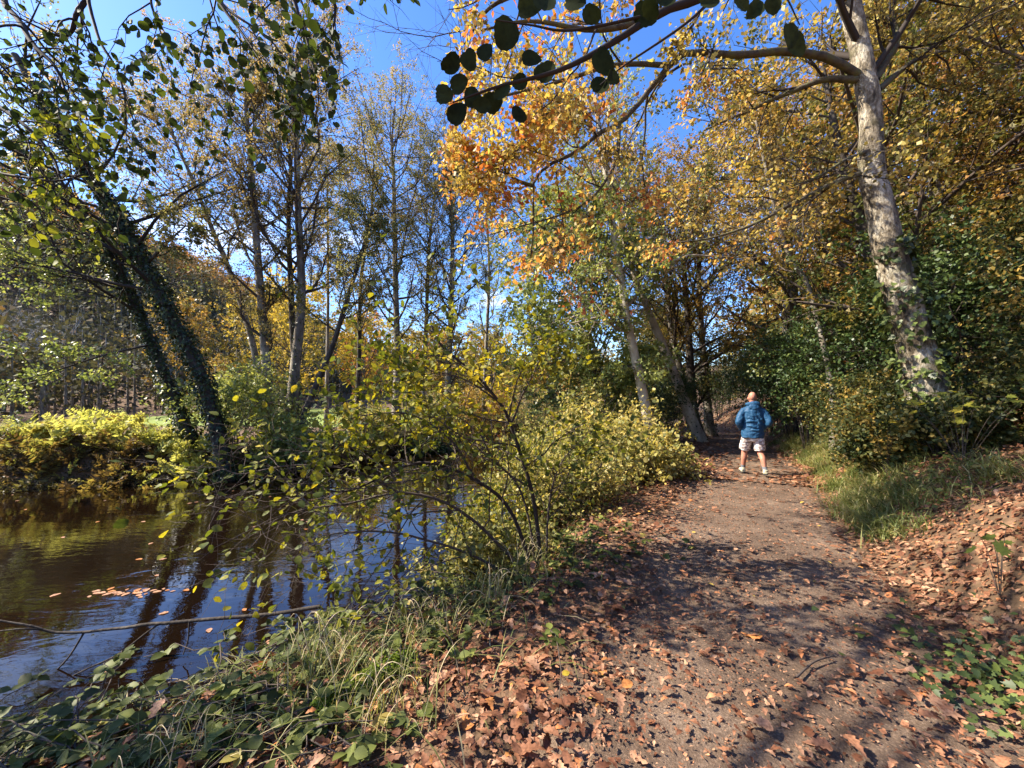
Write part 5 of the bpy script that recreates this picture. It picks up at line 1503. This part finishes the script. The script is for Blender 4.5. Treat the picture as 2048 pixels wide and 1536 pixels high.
# ---- grassy bank right of the path, seedlings and ivy
def right_bank():
    rng = rng_of(950)
    nt = 330
    yy = 4.6 + rng.uniform(0, 1, nt) ** 1.1 * 9.5
    cx = np.interp(yy, PATHC[:, 1], PATHC[:, 0])
    s = 1.1 + np.abs(rng.normal(0, 0.75, nt))
    tx = cx + s * 0.87 * 1.1; ty = yy - s * 0.42
    k = (wav(np.column_stack([tx, ty, 0 * tx]), 1.2, 1) > -0.25) & (path_s(tx, ty) > 1.0) & (path_s(tx, ty) < 3.4)
    tx, ty = tx[k], ty[k]; nt = len(tx); per = 42
    x = np.repeat(tx, per) + rng.normal(0, 0.09, nt * per); y = np.repeat(ty, per) + rng.normal(0, 0.09, nt * per)
    n = len(x); z = height(x, y) - 0.02
    tl = np.repeat(rng.uniform(0.22, 0.5, nt), per); tt0 = np.repeat(np.clip(rng.normal(0.6, 0.15, nt), 0, 1), per)
    a = rng.uniform(0, 6.28, n); L = tl * rng.uniform(0.5, 1.2, n); be = rng.uniform(0.5, 1.0, n)
    K = 4; t = np.linspace(0, 1, K)[None]
    out = L[:, None] * be[:, None] * t ** 1.6; zz = L[:, None] * (t - be[:, None] * 0.75 * t ** 2.2)
    paths = np.stack([x[:, None] + np.cos(a)[:, None] * out, y[:, None] + np.sin(a)[:, None] * out, z[:, None] + zz], -1)
    g = Geo(); ribbons(g, paths, np.tile(0.010 * np.array([1, 1, 0.7, 0.08]), (n, 1)), np.clip(tt0 + rng.normal(0, 0.14, n), 0, 1))
    o = g.build('bank_grass', M_GRASS, None)
    tag(o, 'rough green and straw coloured grass on the bank beside the path', 'grass', kind='stuff')
    # low leafy ground cover on the bank
    n = 8200
    y0 = 1.8 + rng.uniform(0, 1, n) * 9; cx = np.interp(y0, PATHC[:, 1], PATHC[:, 0]); s = rng.uniform(1.5, 4.2, n)
    x = cx + s * 0.95; y = y0 - s * 0.35
    k = (wav(np.column_stack([x, y, 0 * x]), 1.1, 0) > 0.05) & (path_s(x, y) > 1.25)
    x, y = x[k], y[k]; n = len(x); z = height(x, y) + rng.uniform(0.01, 0.12, n)
    g = Geo(); add_leaves(g, 'hazel', np.column_stack([x, y, z]), orient(norm(rng.normal(size=(n, 3)) * np.array([1, 1, 0.3])), norm(rng.normal(0, 0.4, (n, 3)) + np.array([-0.3, -0.2, 1]))), rng.uniform(0.03, 0.065, n), np.clip(rng.normal(0.6, 0.2, n), 0, 1))
    o = g.build('ground_cover', M_BRAMBLE, None); tag(o, 'low leafy ground cover scattered over the bank beside the path', 'ground cover', kind='stuff')
    # sycamore seedlings
    def seedling(lab, px_, py_, d, n, h, rad, mean, size):
        c = P(px_, py_, d); zg = hz(c[0], c[1])
        root = thing('sycamore_seedling', lab, 'seedling', (c[0], c[1], zg), 'sycamore seedlings on the bank')
        pos, ds, ns, sz = [], [], [], []
        for i in range(n):
            tip = np.array([c[0] + rng.normal(0, rad), c[1] + rng.normal(0, rad * 0.7), max(c[2] + rng.normal(0, rad * 0.4), zg + 0.06)])
            mid = (tip + np.array([c[0], c[1], zg])) / 2 + np.array([0, 0, 0.08])
            k = resample([np.array([c[0], c[1], zg - 0.03]), mid, tip], 8)
            g = Geo(); tubes(g, k[None], np.linspace(0.0028, 0.0014, 8)[None], 5); g.build('stem', M_TWIG, root)
            an = rng.uniform(0, 6.28)
            pos.append(tip); ds.append([math.cos(an), math.sin(an), -0.25]); ns.append(norm(np.array([rng.normal(-0.3, 0.2), rng.normal(-0.3, 0.2), 1.0]))); sz.append(size * rng.uniform(0.7, 1.25))
        pos, ds, ns, sz = map(np.array, (pos, ds, ns, sz))
        leaf_objects('leaf', 'maple', pos, orient(ds, ns), sz, np.clip(rng.normal(mean, 0.12, n), 0, 1), M_HAZEL, root)
    seedling('yellow green sycamore seedling spreading at the foot of the mottled trunk', 1925, 800, 4.6, 15, 0.5, 0.34, 0.7, 0.12)
    seedling('small bright sycamore seedling in the grass left of the mottled trunk', 1772, 835, 5.6, 9, 0.3, 0.12, 0.85, 0.10)
    seedling('dark leaved seedling above the leaf litter at the right edge', 2000, 1100, 2.7, 6, 0.3, 0.14, 0.1, 0.09)
    # ivy patch bottom right
    base = np.array([2.75, 1.95, hz(2.75, 1.95)])
    root = thing('ivy_patch', 'dark green ivy creeping over fallen leaves in the bottom right corner', 'ivy', base)
    n = 520
    x = 2.75 + rng.normal(0, 0.24, n); y = 2.0 + rng.normal(0, 0.28, n)
    z = height(x, y) + np.abs(rng.normal(0.03, 0.06, n))
    pos = np.column_stack([x, y, z]); d = norm(rng.normal(size=(n, 3)) * np.array([1, 1, 0.35]) + np.array([-0.2, -0.3, -0.15]))
    nn = norm(rng.normal(0, 0.35, (n, 3)) + np.array([-0.3, -0.4, 1.0])); sz = rng.uniform(0.028, 0.06, n); tn = np.clip(rng.normal(0.55, 0.25, n), 0, 1)
    M = orient(d, nn); m = pick_largest(pos, sz, 260, 9)
    leaf_objects('leaf', 'ivy', pos[m], M[m], sz[m], tn[m], M_IVY, root)
    g = Geo(); add_leaves(g, 'ivy', pos[~m], M[~m], sz[~m], tn[~m]); g.build('foliage', M_IVY, root, kind='stuff')
right_bank()

# ---- leaf litter
def litter():
    rng = rng_of(960)
    def sample(n, y0, y1, smin, smax, power=1.0):
        yy = y0 + (y1 - y0) * rng.uniform(0, 1, n) ** power
        cx = np.interp(yy, PATHC[:, 1], PATHC[:, 0])
        s = rng.uniform(smin, smax, n)
        x = cx + s * 0.87 * 1.12; y = yy - s * 0.42
        return x, y
    def settle(x, y, lift, tilt):
        e = 0.04
        z = height(x, y)
        zx = (height(x + e, y) - z) / e; zy = (height(x, y + e) - z) / e
        n0 = norm(np.column_stack([-zx, -zy, np.ones_like(zx)]))
        nn = norm(n0 + rng.normal(0, 1, (len(x), 3)) * tilt[:, None])
        a = rng.uniform(0, 6.28, len(x))
        d = np.column_stack([np.cos(a), np.sin(a), np.zeros(len(x))])
        d = norm(d - nn * (d * nn).sum(1)[:, None])
        return np.column_stack([x, y, z + lift]), orient(d, nn)
    def dens(x, y):
        s = path_s(x, y)
        p3 = np.column_stack([x, y, 0 * x])
        bare = np.exp(-((s - 0.05) / 0.85) ** 4) * np.clip(0.85 + 0.45 * wav(p3, 0.9, 1), 0, 1)
        d = 1 - np.where(y < 4.5, 0.66, 0.84) * bare
        left = np.clip((-s - 3.6) / 1.8, 0, 1)
        return d * (1 - 0.8 * left) * (river_sd(x, y) > 0.15)
    # near, shaped oak leaves
    x, y = sample(46000, 0.6, 9.0, -5.2, 4.6, 1.55)
    k = rng.uniform(0, 1, len(x)) < dens(x, y)
    k &= (np.abs(x) < 1.5 * y + 1.2)
    x, y = x[k], y[k]; n = len(x)
    s = path_s(x, y)
    deep = np.clip((np.abs(s) - 0.6) / 1.2, 0, 1)
    pos, M = settle(x, y, 0.008 + np.abs(rng.normal(0, 0.022, n)) * (0.3 + deep), 0.1 + 0.55 * deep * rng.uniform(0.1, 1, n) ** 1.5)
    sz = rng.gamma(4.0, 0.0125, n) * np.where(np.abs(s) < 0.8, rng.uniform(0.45, 1.0, n), 1.0)
    sz = np.clip(sz, 0.02, 0.125) * np.where(s > 1.0, 0.78, 1.0)
    tn = np.clip(rng.normal(0.42, 0.24, n) + 0.1 * wav(pos, 0.8, 2), 0.01, 0.90)
    r_ = rng.uniform(0, 1, n)
    tn = np.where(r_ < 0.05, rng.uniform(0.86, 0.94, n), tn); tn = np.where(r_ > 0.993, 0.99, tn)
    which = rng.integers(0, 3, n)
    px = pick_largest(pos, sz, 290, 26)
    zone_s = path_s(pos[:, 0], pos[:, 1])
    for tpl, w in (('oak', 0), ('oakflat', 1), ('oak', 2)):
        for zone, cond in (('bare', np.abs(zone_s) < 0.9), ('left', zone_s <= -0.9), ('right', zone_s >= 0.9)):
            m = px & (which == w) & cond
            tone = tn[m]
            for o, t_ in zip(leaf_objects('fallen_oak_leaf', tpl, pos[m], M[m], sz[m], tone, M_LITTER, None), tone):
                col = 'dark brown' if t_ < 0.3 else 'mid brown' if t_ < 0.5 else 'pale tan' if t_ < 0.82 else 'orange' if t_ < 0.96 else 'yellow'
                wh = {'bare': 'on the bare soil of the path', 'left': 'in the litter along the river edge of the path', 'right': 'in the litter below the bank right of the path'}[zone]
                tag(o, f'{col} fallen oak leaf lying {wh}', 'leaf', f'{col} fallen leaves {wh}')
    pos, M, sz, tn, which = pos[~px], M[~px], sz[~px], tn[~px], which[~px]
    g = Geo()
    near = pos[:, 1] < 2.6
    for tpl, m in (('oakmid', near & (which != 1)), ('oakflat', near & (which == 1)), ('oaklow', ~near & (pos[:, 1] < 3.8)), ('diamond', pos[:, 1] >= 3.8)):
        add_leaves(g, tpl, pos[m], M[m], sz[m], tn[m])
    # further along the path and up the slope: simpler leaves
    x, y = sample(22000, 7.5, 34, -3.2, 6.5, 1.8)
    k = rng.uniform(0, 1, len(x)) < dens(x, y)
    x, y = x[k], y[k]; n = len(x)
    pos, M = settle(x, y, 0.01 + np.abs(rng.normal(0, 0.02, n)), rng.uniform(0.05, 0.35, n))
    add_leaves(g, 'diamond', pos, M, rng.uniform(0.07, 0.16, n), np.clip(rng.normal(0.48, 0.2, n), 0.01, 0.93))
    x, y = sample(13000, 0.8, 8.5, 1.0, 4.8, 1.1)
    pos, M = settle(x, y, 0.006 + np.abs(rng.normal(0, 0.015, len(x))), rng.uniform(0.05, 0.45, len(x)))
    nr = pos[:, 1] < 3.2
    sz_ = rng.uniform(0.03, 0.075, len(x)); t_ = np.clip(rng.normal(0.38, 0.23, len(x)), 0.01, 0.93)
    add_leaves(g, 'oaklow', pos[nr], M[nr], sz_[nr], t_[nr]); add_leaves(g, 'diamond', pos[~nr], M[~nr], sz_[~nr], t_[~nr])
    x, y = sample(9000, 0.5, 12, 4.0, 10, 1.0)
    pos, M = settle(x, y, 0.01 + np.abs(rng.normal(0, 0.02, len(x))), rng.uniform(0.05, 0.35, len(x)))
    add_leaves(g, 'diamond', pos, M, rng.uniform(0.045, 0.09, len(x)), np.clip(rng.normal(0.42, 0.22, len(x)), 0.01, 0.93))
    o = g.build('leaf_litter', M_LITTER, None); tag(o, 'thick layer of brown fallen oak leaves over path and banks', 'leaf litter', kind='stuff')
    # crumbs and bits on the path
    x, y = sample(20000, 0.9, 9, -1.5, 1.6, 1.9); n = len(x)
    pos, M = settle(x, y, np.full(n, 0.0), rng.uniform(0.05, 0.5, n)); pos[:, 2] += 0.002
    M[:, :, 1] *= rng.uniform(0.3, 1.4, n)[:, None]
    g = Geo(); add_leaves(g, 'diamond', pos, M, rng.gamma(3, 0.0055, n), np.clip(rng.normal(0.5, 0.25, n), 0, 0.9))
    o = g.build('leaf_fragments', M_LITTER, None); tag(o, 'crumbled leaf fragments trodden into the path', 'leaf litter', kind='stuff')
    # distinct single leaves
    def one(lab, px_, py_, tpl, size, tint, name='fallen_leaf', mat=None, ang=0.5):
        d = CAMH * FPX / (py_ - HOR); c = P(px_, py_, d)
        for _ in range(6):
            zz = hz(c[0], c[1]); d = (CAMH - zz) * FPX / (py_ - HOR); c = P(px_, py_, d)
        pos = np.array([[c[0], c[1], c[2] + 0.035]])
        M = orient(np.array([[math.cos(ang), math.sin(ang), 0.0]]), norm(np.array([[0.1, -0.25, 1.0]])))
        o = leaf_objects(name, tpl, pos, M, np.array([size]), np.array([tint]), mat or M_LITTER, None)[0]
        tag(o, lab, 'leaf', 'single leaves that stand out on the path')
    one('bright yellow leaf lying alone on the dark soil of the path', 1245, 1386, 'hazel', 0.075, 0.99)
    one('large pale tan oak leaf with deep lobes on the shaded soil', 1490, 1452, 'oak', 0.115, 0.62, ang=-0.6)
    one('big pale star-shaped maple leaf near the ivy patch', 1875, 1430, 'maple', 0.12, 0.68, ang=0.2)
    one('orange brown upright oak leaf in the litter', 985, 1435, 'oak', 0.085, 0.9, ang=1.9)
    one('small green yellow leaf on the litter left of the path', 1125, 1362, 'hazel', 0.05, 0.9, mat=M_HAZEL)
    one('little yellow green leaf on the sunny litter at the right', 1895, 1138, 'round', 0.06, 0.97)
    one('curled orange oak leaf on the right side of the path', 1745, 1280, 'oak', 0.09, 0.9, ang=2.4)
    one('wide tan oak leaf near the bottom edge of the path', 1610, 1500, 'oak', 0.105, 0.52, ang=-0.3)
    # sticks on the path
    for lab, a, b, r0 in (('bent brown stick lying on the path', (1592, 1362), (1662, 1318), 0.007), ('thin pale stick at the edge of the shadow band', (1620, 1112), (1684, 1146), 0.005), ('dark thin twig on the path near the bottom', (1490, 1378), (1525, 1385), 0.004), ('short stick near the sunny middle of the path', (1375, 1185), (1390, 1160), 0.004)):
        q = []
        for (u, v) in (a, b):
            c = P(u, v, CAMH * FPX / (v - HOR)); c[2] = hz(c[0], c[1]) + 0.012; q.append(c)
        mid = (q[0] + q[1]) / 2 + np.array([0.02, 0.03, 0.006])
        k = resample([q[0], mid, q[1]], 12)
        root = thing('stick', lab, 'stick', q[0], 'sticks on the path')
        g = Geo(); tubes(g, k[None], np.linspace(r0, r0 * 0.6, 12)[None], 7); g.build('wood', M_TWIG, root, sm=True)
    # leaves floating on the river
    n = 130
    x = rng.uniform(-14, 1, n); y = rng.uniform(3, 16, n)
    k = river_sd(x, y) < -0.3
    x, y = x[k], y[k]
    raft = P(265, 1185, 2.5 * FPX / 385)
    x = np.concatenate([x, raft[0] + rng.normal(0, 0.25, 34)]); y = np.concatenate([y, raft[1] + rng.normal(0, 0.05, 34)])
    k = river_sd(x, y) < -0.1; x, y = x[k], y[k]; n = len(x)
    a = rng.uniform(0, 6.28, n)
    pos = np.column_stack([x, y, np.full(n, ZW + 0.004)])
    M = orient(np.column_stack([np.cos(a), np.sin(a), 0 * a]), np.tile([[0.0, 0, 1]], (n, 1)))
    sz = rng.uniform(0.05, 0.10, n)
    u, v = pix(pos)
    vis = (u > 0) & (u < 2048) & (v < 1536)
    for o in leaf_objects('floating_leaf', 'oval', pos[vis], M[vis], sz[vis], rng.uniform(0.55, 0.95, vis.sum()), M_LITTER, None):
        fx_, fy_ = o.location.x, o.location.y
        if abs(fx_ - raft[0]) < 0.9 and abs(fy_ - raft[1]) < 0.25:
            tag(o, 'brown leaf in the small drifting raft of leaves on the river', 'leaf', 'raft of leaves on the river')
        elif river_sd(np.array([fx_]), np.array([fy_]))[0] > -1.6 and far_side(np.array([fx_]), np.array([fy_]))[0]:
            tag(o, 'single brown leaf floating near the shaded far bank', 'leaf', 'leaves floating by the far bank')
        else:
            tag(o, 'single brown leaf floating on open water in mid river', 'leaf', 'leaves floating on open water')
litter()
print('t litter', time.time() - T_START)

# ------------------------------------------------------------------ the walker
def loft(centers, rx, ry, S=16, tang=False):
    c = np.asarray(centers, float); n = len(c)
    a = np.arange(S) / S * 2 * np.pi
    if tang:
        T, U, V = frames(c[None]); U, V = U[0], V[0]
    else:
        U = np.tile([[1.0, 0, 0]], (n, 1)); V = np.tile([[0, 1.0, 0]], (n, 1))
    rx = np.asarray(rx, float); ry = np.asarray(ry, float)
    v = (c[:, None] + np.cos(a)[None, :, None] * U[:, None] * rx[:, None, None] + np.sin(a)[None, :, None] * V[:, None] * ry[:, None, None]).reshape(-1, 3)
    k = np.arange(n - 1)[:, None] * S; s = np.arange(S)[None]; s2 = (s + 1) % S
    q = np.stack([k + s, k + s2, k + S + s2, k + S + s], -1).reshape(-1, 4)
    v = np.vstack([v, c[0], c[-1]])
    b0 = np.stack([np.full(S, n * S), (np.arange(S) + 1) % S, np.arange(S)], 1)
    b1 = np.stack([np.full(S, n * S + 1), (n - 1) * S + np.arange(S), (n - 1) * S + (np.arange(S) + 1) % S], 1)
    return v, [q, np.concatenate([b0, b1])]

def limb_loft(pts, radii, n=14, S=14, flat=1.0):
    c = resample(pts, n)
    r = np.interp(np.linspace(0, 1, n), np.linspace(0, 1, len(radii)), radii)
    return loft(c, r, r * flat, S, True)

def blob(c, r, n=9, S=14):
    t = np.linspace(0.02, np.pi - 0.02, n)
    cc = np.column_stack([np.full(n, c[0]), np.full(n, c[1]), c[2] - np.cos(t) * r[2]])
    return loft(cc, np.sin(t) * r[0], np.sin(t) * r[1], S)

def body_part(name, pieces, mat, parent, voxel=0.012, it=3, disp=0.0, dscale=0.12):
    g = Geo()
    for v, f in pieces:
        g.add(v, f)
    v = np.concatenate(g.v)
    me = make_mesh(name, v, [np.concatenate(x) for x in g.f.values()])
    me.materials.append(mat)
    o = bpy.data.objects.new(name, me); COL.objects.link(o); o.parent = parent
    m = o.modifiers.new('remesh', 'REMESH'); m.mode = 'VOXEL'; m.voxel_size = voxel; m.use_smooth_shade = True
    m = o.modifiers.new('smooth', 'SMOOTH'); m.iterations = it; m.factor = 0.5
    if disp:
        tx = bpy.data.textures.new(name, 'CLOUDS'); tx.noise_scale = dscale; tx.noise_depth = 2
        m = o.modifiers.new('folds', 'DISPLACE'); m.texture = tx; m.strength = disp; m.mid_level = 0.5
    return o

def walker():
    fx, fy = 5.16, 8.25
    base = (fx, fy, hz(fx, fy))
    root = thing('person', 'person in a blue hooded jacket and pale shorts walking away along the path', 'person', base)
    root.rotation_euler = (0, 0, R(-22))
    skin = noise_mat('skin', [(0.3, (0.33, 0.13, 0.08)), (0.7, (0.43, 0.20, 0.13))], 9, bump=0, rough=0.55)
    jacket = noise_mat('blue_fabric', [(0.3, (0.010, 0.050, 0.11)), (0.7, (0.016, 0.070, 0.145))], 5, rough=0.6, bump=0.35, bscale=16, bdist=0.02)
    dark = plain('dark_fabric', (0.012, 0.03, 0.06), 0.7)
    shorts = noise_mat('patterned_fabric', [(0.40, (0.26, 0.20, 0.18)), (0.47, (0.30, 0.24, 0.22)), (0.50, (0.66, 0.60, 0.56)), (0.8, (0.70, 0.64, 0.60))], 11, (1, 1, 2.2), 1, rough=0.8, bump=0.3, bscale=20, bdist=0.015)
    sock = plain('grey_knit', (0.13, 0.13, 0.14), 0.95)
    shoe = noise_mat('shoe_fabric', [(0.35, (0.42, 0.40, 0.24)), (0.65, (0.62, 0.58, 0.42))], 14, rough=0.7, bump=0.2)
    sole = plain('dark_rubber', (0.04, 0.038, 0.035), 0.8)
    LA, RA = np.array([-0.15, 0.21, 0.085]), np.array([0.19, -0.20, 0.125])
    LK, RK = np.array([-0.125, 0.17, 0.50]), np.array([0.135, 0.01, 0.49])
    LH, RH = np.array([-0.095, 0.0, 0.90]), np.array([0.095, 0.0, 0.90])
    body = []
    for A, K_, H in ((LA, LK, LH), (RA, RK, RH)):
        calf = (A + K_) / 2 + np.array([0, -0.02, 0.05])
        body.append(limb_loft([H, (H + K_) / 2, K_, calf, A + (K_ - A) * 0.15, A], [0.09, 0.078, 0.058, 0.06, 0.04, 0.042], 24))
    body.append(loft([(0, 0, 0.84), (0, 0, 0.95), (0, 0, 1.1), (0, -0.01, 1.3), (0, -0.01, 1.42), (0, 0, 1.48)], [0.15, 0.16, 0.15, 0.17, 0.16, 0.07], [0.1, 0.11, 0.1, 0.11, 0.1, 0.065]))
    body.append(limb_loft([(0, 0.0, 1.44), (0, 0.01, 1.52), (0, 0.02, 1.60)], [0.062, 0.058, 0.06], 8))
    hc = np.array([-0.005, 0.03, 1.655])
    body.append(blob(hc + np.array([0, -0.012, 0.015]), (0.078, 0.096, 0.10)))
    body.append(blob(hc + np.array([-0.01, 0.045, -0.055]), (0.055, 0.055, 0.065)))       # jaw and face
    body.append(blob(hc + np.array([-0.012, 0.102, -0.02]), (0.014, 0.02, 0.026)))          # nose
    for sx in (-1, 1):
        body.append(blob(hc + np.array([sx * 0.082, 0.0, -0.025]), (0.011, 0.022, 0.034)))  # ears
    # arms inside the sleeves, hands tucked into the jacket pockets
    for sx in (-1, 1):
        sh = np.array([sx * 0.15, -0.01, 1.385]); el = np.array([sx * 0.27, -0.08, 1.12]); wr = np.array([sx * 0.195, 0.10, 0.985])
        body.append(limb_loft([sh, el, wr], [0.05, 0.042, 0.03], 12))
        palm = wr + np.array([-sx * 0.05, 0.035, -0.04])
        body.append(limb_loft([wr, palm], [0.03, 0.038], 6, flat=0.6))
        for q in range(4):
            st = palm + np.array([-sx * 0.01, 0.012 * (q - 1.5), -0.01])
            body.append(limb_loft([st, st + np.array([-sx * 0.035, 0.006, -0.02]), st + np.array([-sx * 0.05, 0.0, -0.045])], [0.011, 0.01, 0.008], 6, 8))
        body.append(limb_loft([wr + np.array([-sx * 0.02, 0.04, -0.01]), palm + np.array([-sx * 0.01, 0.045, -0.0])], [0.012, 0.009], 5, 8))
    body_part('body', body, skin, root, 0.009, 3)
    # jacket
    J = [loft([(0, 0, 0.785), (0, 0, 0.80), (0, 0, 0.90), (0, -0.005, 1.02), (0, -0.01, 1.14), (0, -0.015, 1.26), (0, -0.015, 1.36), (0, -0.01, 1.42), (0, 0, 1.47), (0, 0.005, 1.515)],
              [0.205, 0.212, 0.212, 0.198, 0.192, 0.204, 0.214, 0.195, 0.12, 0.082], [0.152, 0.157, 0.155, 0.145, 0.14, 0.145, 0.14, 0.125, 0.105, 0.085], 22)]
    for sx in (-1, 1):
        sh = np.array([sx * 0.15, -0.012, 1.385]); el = np.array([sx * 0.275, -0.085, 1.12]); wr = np.array([sx * 0.19, 0.11, 0.97])
        J.append(limb_loft([sh, (sh + el) / 2 + np.array([sx * 0.02, 0, 0]), el, (el + wr) / 2, wr], [0.078, 0.075, 0.066, 0.06, 0.052], 18))
    # hood lying on the shoulders
    t = np.linspace(-2.5, 2.5, 17)
    hood = np.column_stack([0.105 * np.sin(t), -0.02 - 0.075 * np.cos(t), 1.50 + 0.022 * np.cos(t)])
    J.append(limb_loft(hood, [0.026, 0.036, 0.05, 0.056, 0.05, 0.036, 0.026], 20, flat=0.9))
    J.append(blob((0.0, -0.12, 1.44), (0.10, 0.045, 0.075)))
    # creases across the back
    for (x0, z0, x1, z1, w) in ((-0.15, 1.13, 0.06, 1.16, 0.017), (-0.13, 1.04, 0.08, 1.02, 0.018), (0.02, 1.24, 0.14, 1.05, 0.017), (-0.14, 1.22, 0.02, 1.20, 0.013), (-0.10, 0.94, 0.12, 0.97, 0.015), (0.06, 1.30, 0.17, 1.16, 0.015)):
        pts = []
        for u in np.linspace(0, 1, 5):
            xx = x0 + (x1 - x0) * u; zz = z0 + (z1 - z0) * u + 0.012 * math.sin(u * 5)
            yb = -0.012 - 0.143 * math.sqrt(max(0.05, 1 - (xx / 0.205) ** 2))
            pts.append((xx, yb, zz))
        J.append(limb_loft(pts, [0.004, w * 1.3, w * 1.3, 0.004], 12, 8))
    jk = body_part('jacket', J, jacket, root, 0.009, 1, 0.03, 0.08)
    # dark side panel cuffs
    for sx in (-1, 1):
        wr = np.array([sx * 0.19, 0.11, 0.97]); el = np.array([sx * 0.275, -0.085, 1.12])
        d_ = norm(wr - el)
        body_part('cuff', [limb_loft([wr - d_ * 0.03, wr + d_ * 0.012], [0.058, 0.056], 5)], dark, jk, 0.01, 1)
    S_ = [loft([(0, 0, 0.70), (0, 0, 0.74), (0, 0, 0.82), (0, 0, 0.92), (0, 0, 0.98)], [0.10, 0.165, 0.185, 0.18, 0.165], [0.08, 0.115, 0.13, 0.13, 0.115])]
    for H, K_ in ((LH, LK), (RH, RK)):
        d_ = norm(K_ - H)
        S_.append(limb_loft([H + np.array([0, 0, -0.02]), H + d_ * 0.2, K_ + np.array([0, 0, 0.03])], [0.105, 0.108, 0.108], 12))
    body_part('shorts', S_, shorts, root, 0.011, 2, 0.016, 0.08)
    for A, K_, back in ((LA, LK, 0), (RA, RK, 1)):
        d_ = norm(K_ - A)
        body_part('sock', [limb_loft([A + d_ * -0.02, A + d_ * 0.08, A + d_ * 0.17], [0.047, 0.045, 0.049], 10)], sock, root, 0.008, 1)
        toe = A + (np.array([-0.03, 0.17, -0.045]) if not back else np.array([0.035, 0.15, -0.085]))
        heel = A + np.array([0, -0.055, -0.045 if not back else -0.03])
        sh = body_part('shoe', [limb_loft([heel, A + np.array([0, 0.0, -0.035]), (A + toe) / 2 + np.array([0, 0.01, 0.0]), toe], [0.036, 0.05, 0.046, 0.03], 14, flat=0.85), limb_loft([A + np.array([0, -0.01, -0.03]), A + np.array([0, -0.01, 0.025])], [0.045, 0.05], 6)], shoe, root, 0.008, 2)
        dz = np.array([0, 0, -0.036])
        body_part('sole', [limb_loft([heel + dz + np.array([0, -0.012, 0]), A + np.array([0, 0, -0.038]) + dz * 1.1 + (np.array([0, 0, 0.0])), (A + toe) / 2 + dz * 1.1, toe + dz * 0.6 + np.array([0, 0.02, 0])], [0.036, 0.046, 0.048, 0.034], 12, flat=0.35)], sole, sh, 0.008, 1)
walker()
tri = sum(sum(len(p.vertices) - 2 for p in m.polygons) if len(m.polygons) < 3000 else int(len(m.loops) - 2 * len(m.polygons)) for m in bpy.data.meshes)
print('triangles', tri, 'objects', len(bpy.data.objects), 'script seconds', round(time.time() - T_START, 1))
